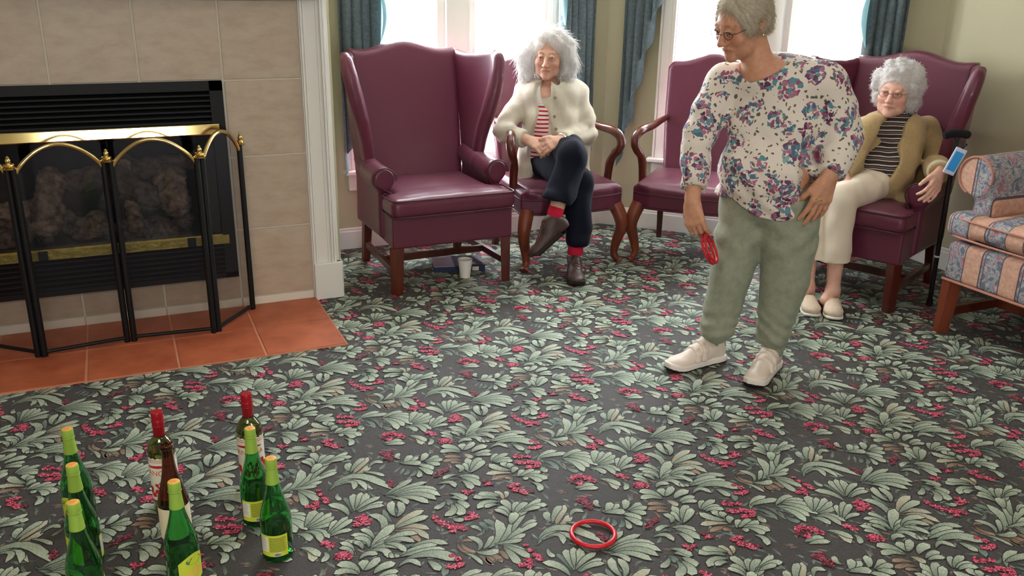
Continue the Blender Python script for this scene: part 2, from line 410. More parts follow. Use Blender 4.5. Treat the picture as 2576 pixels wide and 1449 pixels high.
for x0, x1 in ((0.0, .62), (-.70, -.20)):
    for x in (x0+.02, x1-.02): w3.box((x, -2.66, 1.06), (.04, .06, .62))
    for z in (.77, 1.35): w3.box(((x0+x1)/2, -2.66, z), (x1-x0, .06, .04))
w3.obj('added_back_window', M_TRIM, kind='structure')  # unseen window, added for its light and the brass reflection
wall('wall_left', (-2.8, -2.6), (-2.8, 4.9))
def wall_box(name, c, d, m=M_WALL): return MB().box(c, d).obj(name, m, kind='structure')
# chimney breast, hollow where the firebox sits
mb = MB(); yb = YA+0.012
mb.box(((-2.8-0.70)/2, yb+.4, CEIL/2), (2.1, .8, CEIL)); mb.box(((0.45+XCH-.012)/2, yb+.4, CEIL/2), (XCH-.012-0.45, .8, CEIL))
mb.box((-0.125, yb+.4, .07), (1.15, .8, .14)); mb.box((-0.125, yb+.4, (1.06+CEIL)/2), (1.15, .8, CEIL-1.06)); mb.box((-0.125, yb+.70, .6), (1.15, .2, 1.0))
mb.obj('wall_fireplace', M_WALL, kind='structure')
MB().box((0.7, 1.1, CEIL+.05), (7.4, 7.9, .1)).obj('ceiling', M_CEIL, kind='structure')
def baseboard(name, p, q, h=0.122):
    p, q = np.array(p, float), np.array(q, float); L = np.linalg.norm(q-p); ang = math.atan2(q[1]-p[1], q[0]-p[0])
    M = Matrix.Translation((p[0], p[1], 0))@Matrix.Rotation(ang, 4, 'Z')
    return MB().prism([(0, 0), (-.014, 0), (-.014, h-.022), (-.009, h-.016), (-.009, h-.006), (-.004, h), (0, h)], 'x', 0, L, M).obj(name, M_TRIM, kind='structure')
baseboard('baseboard_window', (XCH-.01, YB), CBC); baseboard('baseboard_bay', CBC, CCD); baseboard('baseboard_right', CCD, (XD, -2.6))

def window(name, cx, p, ang, M_local):
    """double window: casing, stool, apron, two double-hung units; local x along wall, y outward"""
    root = empty(name, (0, 0, 0)); root['kind'] = 'structure'
    w, c = 1.16, 0.085; x0, x1 = -w/2, w/2; M = M_local
    cs = MB()
    for sx in (-1, 1):
        xx = sx*(w/2+c/2)
        cs.box((xx, -.010, (WZ0+WZ1)/2), (c, .02, WZ1-WZ0+.02), M); cs.box((xx, -.021, (WZ0+WZ1)/2), (c*.55, .008, WZ1-WZ0), M); cs.box((xx+sx*.035, -.022, (WZ0+WZ1)/2), (.012, .012, WZ1-WZ0), M)
    cs.box((0, -.012, WZ1+c/2), (w+2*c+.02, .024, c), M)
    cs.obj('window_casing', M_TRIM, root)
    st = MB(); st.box((0, -.022, WZ0-.012), (w+2*c+.05, .09, .024), M, 0.006); st.box((0, -.010, WZ0-.07), (w+2*c, .02, .095), M); st.box((0, -.018, WZ0-.11), (w+2*c, .012, .014), M)
    st.obj('window_sill', M_TRIM, root)
    fr = MB()
    fr.box((0, .03, (WZ0+WZ1)/2), (.138, .07, WZ1-WZ0), M)
    for u in (-1, 1):
        a, b = (x0, -.069) if u < 0 else (.069, x1); m_ = (a+b)/2
        for (z0, z1, dy) in ((WZ0, 1.52, .045), (1.48, WZ1, .075)):
            fr.box((a+.022, dy, (z0+z1)/2), (.044, .03, z1-z0), M); fr.box((b-.022, dy, (z0+z1)/2), (.044, .03, z1-z0), M)
            fr.box((m_, dy, z0+.022), (b-a, .03, .044), M); fr.box((m_, dy, z1-.022), (b-a, .03, .044), M)
    for sx in (-1, 1): fr.box((sx*(w/2-.006), .05, (WZ0+WZ1)/2), (.012, .12, WZ1-WZ0), M)
    fr.obj('window_frame', M_TRIM, root)
    gl = MB()
    for u in (-1, 1):
        a, b = (x0, -.069) if u < 0 else (.069, x1)
        gl.box(((a+b)/2, .06, (WZ0+WZ1)/2), (b-a-.08, .004, WZ1-WZ0-.06), M)
    gl.obj('window_pane', M_PANE, root)
    return root
MWB = Matrix.Translation((1.815, YB, 0)); MWC = Matrix.Translation((mc[0], mc[1], 0))@Matrix.Rotation(-PI/4, 4, 'Z')
window('window_1', 0, 0, 0, MWB); window('window_2', 0, 0, 0, MWC)
# vertical blinds in the bay window
bl = empty('vertical_blind', (mc[0], mc[1], 0), -PI/4, 'white vertical blind hanging inside the window behind the person in the floral top', 'blind')
for i in range(14):
    x = -.56+i*.0865; a = math.radians(66)
    v = MB().box((0, 0, 0), (.089, .0015, 1.46), Matrix.Translation((x, .018, 1.215))@Matrix.Rotation(a, 4, 'Z')).obj('vane', M_VANE, bl)
MB().box((0, .018, 1.965), (1.15, .035, .03)).obj('head_rail', M_TRIM, bl)

# curtain tails: pleated panels cut on the slant
def curtain(name, p_out, p_in, nrm, z_out, z_in, label, flare=0.0, npl=4.5, tip=0.0):
    """p_out/p_in: ground points of the outer and inner edge at the top; nrm: towards the room"""
    root = empty(name, (0, 0, 0), 0, label, 'curtain', 'slate curtains beside the windows')
    po, pi_, n = np.array(p_out, float), np.array(p_in, float), np.array(nrm, float); w = pi_-po; NU, NV = 90, 60; zt = 2.28
    def surf(off):
        V = []
        for i in range(NU+1):
            u = i/NU; zb = z_out+(z_in-z_out)*u**1.0
            for j in range(NV+1):
                v = j/NV; z = zt+(zb-zt)*v; g = max(0, (z-z_out)/(zt-z_out))
                ph = 2*PI*npl*u
                xx = u+(0.085*math.sin(ph)); amp = 0.032*(0.55+0.45*v)
                d = 0.048+amp*math.cos(ph+0.5)+0.008*math.sin(9*u+4*z)
                q = po+w*(xx*(0.82+0.18*g)+flare*(1-g))+n*(d+off)
                V.append((q[0], q[1], z))
        F = [(i*(NV+1)+j, (i+1)*(NV+1)+j, (i+1)*(NV+1)+j+1, i*(NV+1)+j+1) for i in range(NU) for j in range(NV)]
        return V, F
    V, F = surf(0); mesh_obj('panel', V, F, M_CURT, root, True)
    V, F = surf(-0.006); l = mesh_obj('lining', V, F, M_LINING, root, True); l['label'] = 'pale teal lining'
    # a turned-back edge that shows its lining
    V = []
    for j in range(41):
        v = j/40; z = z_in+.02+.34*(1-v)
        for k in range(7):
            a = k/6*PI*0.9; r = 0.004+0.040*math.sin(PI*v); q = po+w*(1.02*(0.82+0.18*max(0, (z-z_out)/(zt-z_out)))-.10)+w/np.linalg.norm(w)*(r*math.sin(a))+n*(0.055+r*(1-math.cos(a))*0.6)
            V.append((q[0], q[1], z-0.03*k/6))
    F = [(j*7+k, j*7+k+1, (j+1)*7+k+1, (j+1)*7+k) for j in range(40) for k in range(6)]
    e = mesh_obj('turned_edge', V, F, M_LINING, root, True)
    return root
nB = (0, -1); nC = np.array([-1, -1])/2**.5; dC = np.array([1, -1])/2**.5
curtain('curtain', (1.115, YB-.03), (1.375, YB-.03), nB, 0.45, 1.12, 'slate blue curtain between the fireplace trim and the left window, behind the empty wing chair')
curtain('curtain', (2.645, YB-.03), (2.405, YB-.03), nB, 0.5, 1.22, 'slate blue curtain behind the long white hair of the seated person')
curtain('curtain', CBC+dC*.12+nC*.03, CBC+dC*.36+nC*.03, nC, 0.40, 1.45, 'slate blue curtain with a long zigzag edge between the two open armchairs')
curtain('curtain', CBC+dC*1.655+nC*.03, CBC+dC*1.43+nC*.03, nC, 0.45, 1.15, 'slate blue curtain behind the occupied wing chair')

# ------------------------------------------------------------------ fireplace
fp = empty('fireplace', (0, YA, 0), 0, 'built-in gas fireplace with beige tile surround, black louvres and brass strips', 'fireplace')
def fobj(mb, name, m, parent=fp, auto=False):
    o = mb.obj(name, m, None, auto=auto); o.data.transform(Matrix.Translation((0, -YA, 0))); o.parent = parent; return o
TS = 0.336; TX = [-0.2335-TS*k for k in range(8, 0, -1)]+[-0.2335, 0.1024, 0.4384, 0.7747]; TZ = [0.045, 0.374, 0.710, 1.046, 1.382]
BX0, BX1, BZ0, BZ1 = -0.70, 0.430, 0.160, 1.046
tiles = MB(); g = 0.0044
for i in range(len(TX)-1):
    for j in range(4):
        x0, x1, z0, z1 = TX[i], TX[i+1], TZ[j], TZ[j+1]
        if x1 > BX0 and x0 < BX1-.001 and z1 > BZ0 and z0 < BZ1-.001:
            if j == 0: z1 = BZ0
            elif x0 < BX0-.02: x1 = BX0-.01
            else: continue
        tiles.box(((x0+x1)/2, YA-.004, (z0+z1)/2), (x1-x0-2*g, .012, z1-z0-2*g), bev=.0018)
fobj(tiles, 'tile_surround', M_TILE)
gm = MB(); gm.box(((TX[0]+BX0)/2, YA+.004, .7), (BX0-TX[0], .012, 1.4)); gm.box(((BX1+.7747)/2, YA+.004, .7), (.7747-BX1, .012, 1.4))
gm.box(((BX0+BX1)/2, YA+.004, BZ0/2), (BX1-BX0, .012, BZ0)); gm.box(((BX0+BX1)/2, YA+.004, (BZ1+1.4)/2), (BX1-BX0, .012, 1.4-BZ1))
fobj(gm, 'grout', M_GROUT)
bs = MB()
for i in range(len(TX)-1): bs.box(((TX[i]+TX[i+1])/2, YA-.006, .0235), (TX[i+1]-TX[i]-.004, .014, .040), bev=.002)
fobj(bs, 'base_strip', M_GROUT)
cz = MB()   # fluted pilaster and frieze
cz.box((0.829, YA-.008, .69), (.109, .020, 1.40)); 
for k, (a, d) in enumerate(((.780, .014), (.793, .008), (.850, .008), (.866, .016), (.879, .010))): cz.box((a+.004, YA-.020-d/2+.004, .69), (.010, d, 1.40), bev=.002)
cz.box((0.845, YA-.020, .09), (.135, .045, .18), bev=.004); cz.box((0.904, YA+.02, .09), (.03, .09, .18), bev=.003); cz.box((.893, YA+.03, .75), (.02, .08, 1.5))
cz.box((-.9, YA-.02, 1.385+.10), (3.60, .045, .20)); cz.box((-.9, YA-.05, 1.60), (3.75, .16, .04), bev=.006); cz.box((-.9, YA-.032, 1.392), (3.5, .03, .014))
fobj(cz, 'mantel_trim', M_TRIM)
# terracotta hearth, flush with the carpet pile
hx1, hy0 = 0.782, 3.440
ht = MB(); hg = MB().box(((-3+hx1)/2, (hy0+YA)/2, .003), (hx1+3, YA-hy0, .006))
for i in range(12):
    x1 = hx1-TS*i
    for (y0, y1) in ((hy0, 3.757), (3.757, YA-.014)): ht.box((x1-TS/2, (y0+y1)/2, .0055), (TS-.009, y1-y0-.009, .007), bev=.0015)
fobj(hg, 'hearth_grout', M_TGROUT); fobj(ht, 'hearth', M_TERRA)['label'] = 'terracotta tiled hearth'
# black metal face
ff = MB(); yf = YA-.016
ff.box(((BX0+BX1)/2, yf, 1.026), (BX1-BX0, .03, .04)); ff.box(((BX0+BX1)/2, yf, .172), (BX1-BX0, .03, .024))
for sx, x in ((0, BX0+.0275), (1, BX1-.0275)): ff.box((x, yf, .603), (.055, .03, .886))
ff.box(((BX0+BX1)/2, yf+.03, .845), (BX1-BX0, .03, .05)); ff.box(((BX0+BX1)/2, yf+.03, .345), (BX1-BX0, .03, .03))
fobj(ff, 'metal_frame', M_BLACK)
for (z0, z1, n) in ((.868, 1.004, 6), (.186, .322, 6)):
    lv = MB(); 
    for k in range(n):
        z = z0+(k+.5)*(z1-z0)/n
        lv.prism([(yf-.008, z-.010), (yf+.014, z+.004), (yf+.014, z+.010), (yf-.008, z-.003)], 'x', BX0+.055, BX1-.055)
    lv.box(((BX0+BX1)/2, yf+.035, (z0+z1)/2), (BX1-BX0-.1, .004, z1-z0+.02))
    fobj(lv, 'louver_panel', M_BLACK)
hd = MB().prism([(yf-.022, .819), (yf-.0240, .823), (yf-.0205, .861), (yf-.018, .864), (yf+.005, .864), (yf+.005, .819)], 'x', BX0+.058, BX1-.028)
fobj(hd, 'brass_hood', M_BRASS)
bt = MB().prism([(yf-.016, .323), (yf-.016, .362), (yf-.012, .368), (yf+.005, .368), (yf+.005, .323)], 'x', BX0+.058, BX1-.028)
fobj(bt, 'brass_strip', M_BRASS2)
for x in (-.355, .24): fobj(MB().box((x, yf-.019, .344), (.036, .01, .040), bev=.002), 'latch', M_BLACK)
ib = MB(); xa, xb, za, zb, yd = BX0+.05, BX1-.05, .345, .84, YA+.42
ib.add([(xa, YA, za), (xb, YA, za), (xb, YA, zb), (xa, YA, zb), (xa+.12, yd, za), (xb-.12, yd, za), (xb-.12, yd, zb), (xa+.12, yd, zb)], [(0, 1, 5, 4), (1, 2, 6, 5), (2, 3, 7, 6), (3, 0, 4, 7), (4, 5, 6, 7)])
ib.box(((xa+xb)/2, YA+.22, .80), (.95, .38, .02)); fobj(ib, 'firebox', M_SOOT)
fobj(MB().box(((BX0+BX1)/2, YA-.006, .595), (BX1-BX0-.1, .004, .48)), 'glass_pane', M_FIREGLASS)
def log(a, b, r, m, seed):
    a, b = np.array(a), np.array(b); lo = np.minimum(a, b)-r*1.5; hi = np.maximum(a, b)+r*1.5
    F = Field(lo, hi, .007); F.cap(a, b, r*1.05, r*.9, 0)
    rs = np.random.RandomState(seed)
    for _ in range(5): t = rs.rand(); F.ell(a+(b-a)*t+rs.randn(3)*r*.5, (r*.6, r*.5, r*.55), .02)
    F.disp(lambda x, y, z: .004*np.sin(x*90+seed)*np.sin(z*110+2*y*60)+.003*np.sin(z*200+x*60))
    o = F.mesh('log', m); o.location = (0, -YA, 0); o.parent = fp; return o
log((-.62, YA+.20, .47), (-.30, YA+.16, .50), .055, M_LOG, 1)
log((-.34, YA+.10, .45), (-.30, YA+.22, .62), .060, M_LOG, 2)
log((-.02, YA+.16, .58), (.09, YA+.14, .52), .065, M_BARK, 3)
log((.02, YA+.06, .41), (.00, YA+.22, .66), .030, M_LOG, 4)
log((.20, YA+.10, .50), (.19, YA+.16, .61), .062, M_LOG, 5)
log((-.20, YA+.24, .60), (.30, YA+.26, .66), .05, M_BARK, 6)
F = Field((-.62, YA+.02, .33), (.32, YA+.3, .60), .009)
rs = np.random.RandomState(3)
for k in range(60):
    x = -.55+rs.rand()*.80; h = .03+.05*max(0, math.cos((x+.30)*5)); F.ell((x, YA+.07+rs.rand()*.16, .36+rs.rand()*h*1.6), (.03+rs.rand()*.02, .03, .02+rs.rand()*.02), .012)
F.disp(lambda x, y, z: .004*np.sin(x*140)*np.sin(z*150+y*130)); o = F.mesh('ember_bed', M_ASH); o.location = (0, -YA, 0); o.parent = fp

# folding fire screen
scr = empty('fireplace_screen', (0, 3.8, 0), 0, 'folding black mesh fireplace screen with brass arches on the terracotta hearth', 'fireplace screen')
P = [(-.93, 3.80), (-.66, 3.99), (-.394, 3.752), (-.058, 3.798), (.288, 3.771), (.482, 4.030)]
P = [(-.70, 4.02), (-.394, 3.752), (-.058, 3.798), (.288, 3.771), (.482, 4.020)]
def sobj(mb, name, m, parent=scr, auto=False):
    o = mb.obj(name, m, None, auto=auto); o.data.transform(Matrix.Translation((0, -3.8, 0))); o.parent = parent; return o
HP = 0.775
for i, (a, b) in enumerate(zip(P[:-1], P[1:])):
    a, b = np.array(a), np.array(b); u = (b-a)/np.linalg.norm(b-a); L = np.linalg.norm(b-a)-.027; a = a+u*.0135; nrm_ = np.array([-u[1], u[0]])
    fr = MB(); w3 = lambda s, z: (a[0]+u[0]*s, a[1]+u[1]*s, z)
    for s in (0, L): fr.tube([w3(s, .008), w3(s, HP)], .0125, 10)
    fr.tube([w3(0, .028), w3(L, .028)], .008, 8)
    pan = sobj(fr, 'screen_panel', M_BLACK, auto=True)
    arch = [(s, HP-.03+.11*math.sin(PI*min(max((s-.0)/L, 0), 1))**.75) for s in np.linspace(0.0, L, 22)]
    z_of = lambda s: np.interp(s, [q[0] for q in arch], [q[1] for q in arch])
    br = MB(); br.tube([w3(s, z) for s, z in arch], .0085, 10); o = sobj(br, 'brass_arch', M_BRASS, pan, True)
    ms = MB(); ss = np.linspace(0.005, L-.005, 23); V = [w3(s, .03) for s in ss]+[w3(s, z_of(s)-.004) for s in ss]
    V += [(v[0]+nrm_[0]*.0012, v[1]+nrm_[1]*.0012, v[2]) for v in V]
    n = len(ss); ms.add(V, [(k, k+1, n+k+1, n+k) for k in range(n-1)])
    sobj(ms, 'wire_mesh', M_MESH, pan)
for i, p in enumerate(P):
    fn = MB(); z = HP-.002; k = .8 if i in (0, 4) else 1.0
    fn.lathe([(.004, z-.004), (.022*k, z), (.024*k, z+.005), (.014*k, z+.010), (.020*k, z+.015), (.018*k, z+.019), (.008, z+.023), (.010, z+.030), (.010, z+.036), (.006, z+.041), (.007, z+.045), (.001, z+.051)], 14, Matrix.Translation((p[0], p[1], 0)))
    sobj(fn, 'finial', M_BRASS, auto=True)

# ------------------------------------------------------------------ carpet: leaf-and-blossom weave, drawn in coloured pile
LEAVES="776,2876,804,2895,823,2922,1.1,g;790,2874,862,2904,863,2991,1.9,g;844,2939,858,2975,828,3005,1.3,d;815,2945,825,2979,812,2998,1.1,d;801,2951,801,2979,782,2989,0.9,g;758,2874,799,2906,756,2946,1.1,g;828,2886,888,2925,905,2965,1.7,g;879,2915,912,2958,958,3002,1.3,g;847,2887,919,2931,966,2931,1.6,g;911,2925,945,2954,968,2942,0.9,g;841,2880,880,2887,911,2895,1.1,g;812,2883,858,2878,891,2874,1.1,g;752,2872,781,2843,813,2858,1.5,g;832,2875,862,2854,875,2820,1.2,g;831,2871,867,2830,876,2792,1.5,g;830,2862,841,2819,837,2777,1.5,g;757,2857,786,2845,780,2809,1.0,b;768,2848,801,2848,800,2801,1.1,b;752,2859,766,2836,769,2803,0.9,b;802,2852,825,2847,819,2808,1.1,b;721,2929,707,2890,747,2866,0.8,b;732,2924,720,2898,754,2867,0.8,b;721,2876,745,2862,748,2813,0.8,g;728,2926,750,2940,764,2921,0.8,b;923,2843,1025,2965,1097,2768,2.0,g;919,2835,998,2918,1043,2790,1.2,g;939,2850,1038,2888,1023,2794,1.2,g;958,2860,1021,2871,988,2812,1.1,g;1042,2901,1077,2887,1097,2851,0.9,g;1010,2902,1045,2948,1080,2983,1.7,y;1004,2913,1037,2970,1068,2983,1.3,g;1003,2921,995,2948,1017,2971,1.4,g;1021,2902,1047,2899,1070,2933,1.5,y;1065,2920,1095,2967,1114,2930,1.1,g;955,2692,961,2757,950,2779,0.9,d;941,2681,946,2737,899,2760,1.7,g;962,2697,976,2751,981,2788,1.7,g;968,2707,991,2754,1006,2787,1.3,g;973,2710,1004,2723,1019,2778,1.5,g;967,2699,1011,2737,1052,2742,1.2,g;968,2691,1016,2709,1053,2713,1.2,g;971,2685,1016,2709,1050,2693,1.2,g;939,2810,927,2784,941,2770,1.0,g;647,2751,687,2801,737,2791,1.4,g;662,2769,713,2777,762,2762,1.5,g;733,2741,783,2774,813,2760,1.4,g;750,2736,800,2759,829,2730,1.3,g;751,2740,804,2745,824,2698,1.6,g;755,2740,805,2720,816,2655,1.6,g;729,2737,778,2710,786,2655,1.9,g;732,2725,772,2701,757,2638,1.6,g;681,2758,724,2732,711,2670,1.1,d;661,2746,696,2736,687,2678,1.1,d;714,2716,757,2711,753,2665,1.1,d;722,2689,720,2655,743,2646,1.3,d;813,2670,839,2710,857,2746,1.9,g;817,2672,854,2691,875,2728,1.4,g;818,2668,869,2686,898,2715,1.3,g;820,2663,865,2667,902,2693,1.2,g;822,2659,865,2651,893,2664,1.1,g;814,2650,859,2650,865,2594,1.3,g;806,2649,853,2644,839,2584,1.3,g;784,2646,819,2638,813,2600,1.4,g;868,2618,888,2645,902,2672,1.4,g;869,2616,904,2647,937,2678,1.3,g;871,2611,917,2642,946,2659,1.2,g;870,2602,905,2619,932,2608,1.1,g;985,2524,1062,2632,995,2663,1.6,g;979,2542,978,2593,955,2600,1.2,g;969,2535,964,2579,923,2584,1.2,g;961,2515,957,2551,890,2563,1.1,g;945,2514,935,2556,908,2557,0.9,g;912,2490,915,2537,882,2540,1.0,g;956,2498,999,2553,1049,2588,2.0,g;968,2509,998,2531,1039,2533,1.3,g;685,2561,723,2571,750,2556,1.5,g;689,2549,724,2552,753,2535,1.3,g;781,2580,815,2567,823,2521,1.4,g;791,2562,817,2555,801,2507,1.7,y;837,2536,852,2515,822,2496,1.1,g;959,2506,1003,2526,1060,2506,1.4,g;965,2499,1018,2512,1042,2470,1.6,g;955,2496,1009,2489,990,2447,1.4,g;918,2469,946,2500,968,2471,1.3,g;1004,2465,999,2452,1005,2441,1.0,g;1015,2457,1011,2447,1019,2439,0.9,g;910,2498,916,2546,887,2562,1.1,g;908,2493,908,2534,879,2538,1.0,g;954,2512,973,2553,928,2568,1.2,g;937,2509,943,2539,922,2551,1.1,g;915,2418,927,2442,923,2461,1.8,g;918,2417,940,2429,969,2457,1.5,g;903,2409,898,2468,856,2467,1.8,g;900,2407,877,2448,841,2433,1.5,g;896,2374,876,2403,844,2400,1.1,b;891,2356,867,2382,829,2376,1.2,b;882,2339,869,2361,850,2359,0.9,b;907,2397,923,2384,923,2359,1.3,y;937,2395,964,2423,1002,2416,1.8,g;940,2375,973,2391,999,2380,1.3,g;940,2366,973,2374,991,2356,1.2,g;882,2280,905,2316,908,2366,1.6,g;882,2287,887,2314,889,2340,1.1,g;891,2286,925,2342,954,2348,1.5,g;887,2278,930,2306,954,2332,1.5,g;860,2281,892,2279,921,2298,0.9,d;854,2292,885,2312,859,2339,1.3,g;843,2280,822,2295,794,2273,1.1,g;836,2255,817,2282,788,2270,1.0,d;845,2270,880,2268,899,2231,1.6,g;848,2259,881,2252,886,2193,1.7,g;845,2243,864,2225,855,2185,1.5,g;769,2253,825,2263,813,2215,1.2,g;974,2315,989,2343,1012,2354,1.1,g;977,2314,1011,2341,1045,2342,1.3,g;980,2311,1016,2322,1040,2310,1.2,g;982,2303,1022,2316,1038,2289,1.3,g;1010,2242,975,2258,961,2304,1.7,g;1013,2252,1016,2278,997,2296,1.6,g;1013,2256,1015,2272,1031,2278,1.5,g;1011,2224,1022,2249,1038,2249,1.4,g;1013,2236,982,2259,949,2262,1.2,b;1007,2226,972,2253,929,2251,1.4,y;1001,2198,978,2231,932,2212,1.1,b;996,2191,989,2205,975,2208,0.9,b;1015,2199,1034,2215,1048,2230,1.4,g;1022,2199,1053,2207,1080,2220,1.5,g;1037,2196,1062,2190,1096,2204,1.4,g;1036,2196,1081,2183,1095,2150,1.9,g;1043,2189,1071,2165,1067,2143,1.5,g;1025,2187,1032,2184,1039,2173,1.2,g;1041,2152,1071,2127,1042,2098,1.3,g;1112,2225,1104,2199,1120,2199,1.8,g;1059,2469,1126,2487,1158,2442,1.4,g;1021,2445,1088,2465,1129,2450,1.5,g;1022,2438,1098,2445,1143,2423,1.5,g;1034,2423,1128,2437,1154,2363,2.4,g;1084,2392,1098,2372,1099,2341,1.5,g;1098,2383,1133,2354,1100,2316,1.3,d;1004,2398,1050,2435,1059,2379,1.1,g;1001,2474,1021,2436,1063,2449,1.1,d;1024,2487,1054,2471,1111,2474,1.0,d;765,2404,783,2417,796,2448,1.5,g;774,2395,805,2398,828,2417,1.5,g;777,2391,807,2390,835,2389,1.4,g;777,2386,802,2379,812,2356,1.5,g;745,2390,776,2373,785,2339,1.6,g;745,2369,769,2346,770,2312,1.6,g;698,2418,733,2414,766,2434,1.3,g;710,2413,729,2429,748,2451,1.5,g;703,2411,742,2406,761,2389,1.8,g;709,2380,715,2352,690,2345,0.9,d;730,2368,733,2338,705,2331,0.9,d;740,2355,742,2331,727,2312,1.1,g;708,2441,693,2461,716,2478,1.1,g;601,2257,646,2258,681,2311,1.4,g;609,2260,664,2287,705,2310,1.2,g;615,2251,691,2281,743,2276,1.2,g;623,2245,719,2279,756,2222,1.3,g;629,2240,724,2263,755,2188,1.6,g;634,2235,716,2239,736,2172,1.5,g;628,2230,690,2218,709,2163,1.5,g;618,2229,657,2218,650,2181,1.2,g;595,2277,604,2244,637,2230,0.6,d;599,2135,589,2177,614,2214,1.5,g;602,2130,638,2157,629,2205,1.4,g;579,2081,628,2127,685,2133,1.6,y;582,2077,643,2100,687,2099,1.6,g;572,2074,639,2090,669,2037,1.4,y;586,2062,644,2064,653,1994,1.4,y;575,2069,620,2058,628,1986,1.1,b;582,2106,574,2141,577,2182,0.9,d;534,2024,591,2062,631,2028,1.4,g;537,2021,588,2040,611,1994,1.3,g;534,2017,571,2013,577,1961,1.2,g;791,2142,809,2126,804,2094,1.8,g;782,2131,794,2095,771,2068,2.0,g;769,2134,778,2091,731,2082,1.6,g;758,2167,781,2149,760,2133,1.3,d;758,2155,742,2131,714,2128,1.2,g;781,2166,810,2160,823,2137,1.6,g;750,2065,753,2039,777,2048,1.2,g;783,2189,813,2176,822,2138,1.3,g;907,2103,885,2147,842,2138,1.9,g;903,2089,873,2117,833,2081,1.6,g;894,2076,878,2092,855,2077,1.2,g;920,2115,898,2147,862,2152,1.6,g;922,2096,932,2127,915,2149,1.2,y;932,2104,949,2121,946,2137,0.9,y;922,2026,927,2071,914,2095,1.6,g;922,2020,939,2050,956,2069,1.4,g;922,2012,952,2047,982,2053,1.5,g;921,1999,947,2007,965,2029,1.3,g;940,2013,991,2042,1027,2055,1.2,g;957,2023,1005,2034,1031,2021,1.4,g;948,2015,984,2023,1008,2018,1.1,g;906,2016,911,2050,890,2063,1.5,g;901,2007,899,2044,876,2056,1.1,g;891,1971,908,1996,929,2020,1.8,g"
BLOOMS="702,2086,9,1;707,2063,11,1;718,2042,12,1;731,2021,13,1;749,2014,12,1;758,2002,9,1;727,2002,9,1;791,2044,11,1;809,2047,11,1;805,2065,8,1;685,1897,7,1;695,1876,9,1;694,1851,10,1;679,1849,10,1;661,1854,9,1;888,1863,6,1;889,1836,8,1;896,1811,10,1;899,1794,9,1;868,1797,10,1;844,1789,9,1;861,1777,10,1;966,2646,15,1;978,2628,13,1;950,2624,10,1;979,2657,10,1;848,2572,10,1;860,2559,11,1;870,2500,13,1;890,2492,12,1;883,2509,9,1;708,2617,11,1;729,2616,13,1;748,2598,13,1;712,2582,13,1;756,2579,10,1;693,2601,9,0;1063,2315,12,1;1079,2305,9,1;1099,2297,8,1;1050,2273,9,1;1072,2271,12,1;1090,2257,11,1;1072,2237,11,1;1106,2247,9,1;1095,2231,9,1;991,2156,9,1;973,2154,9,1;976,2132,10,1;990,2121,10,1;1000,2107,11,1;1017,2100,7,0;910,2211,7,0;910,2193,9,1;924,2187,6,0;830,2183,7,1;833,2167,8,1;850,2172,7,1;675,2490,18,0;674,2459,15,0;821,2321,10,0;801,2313,10,0;783,2298,10,0;635,2318,10,0;638,2297,10,0"

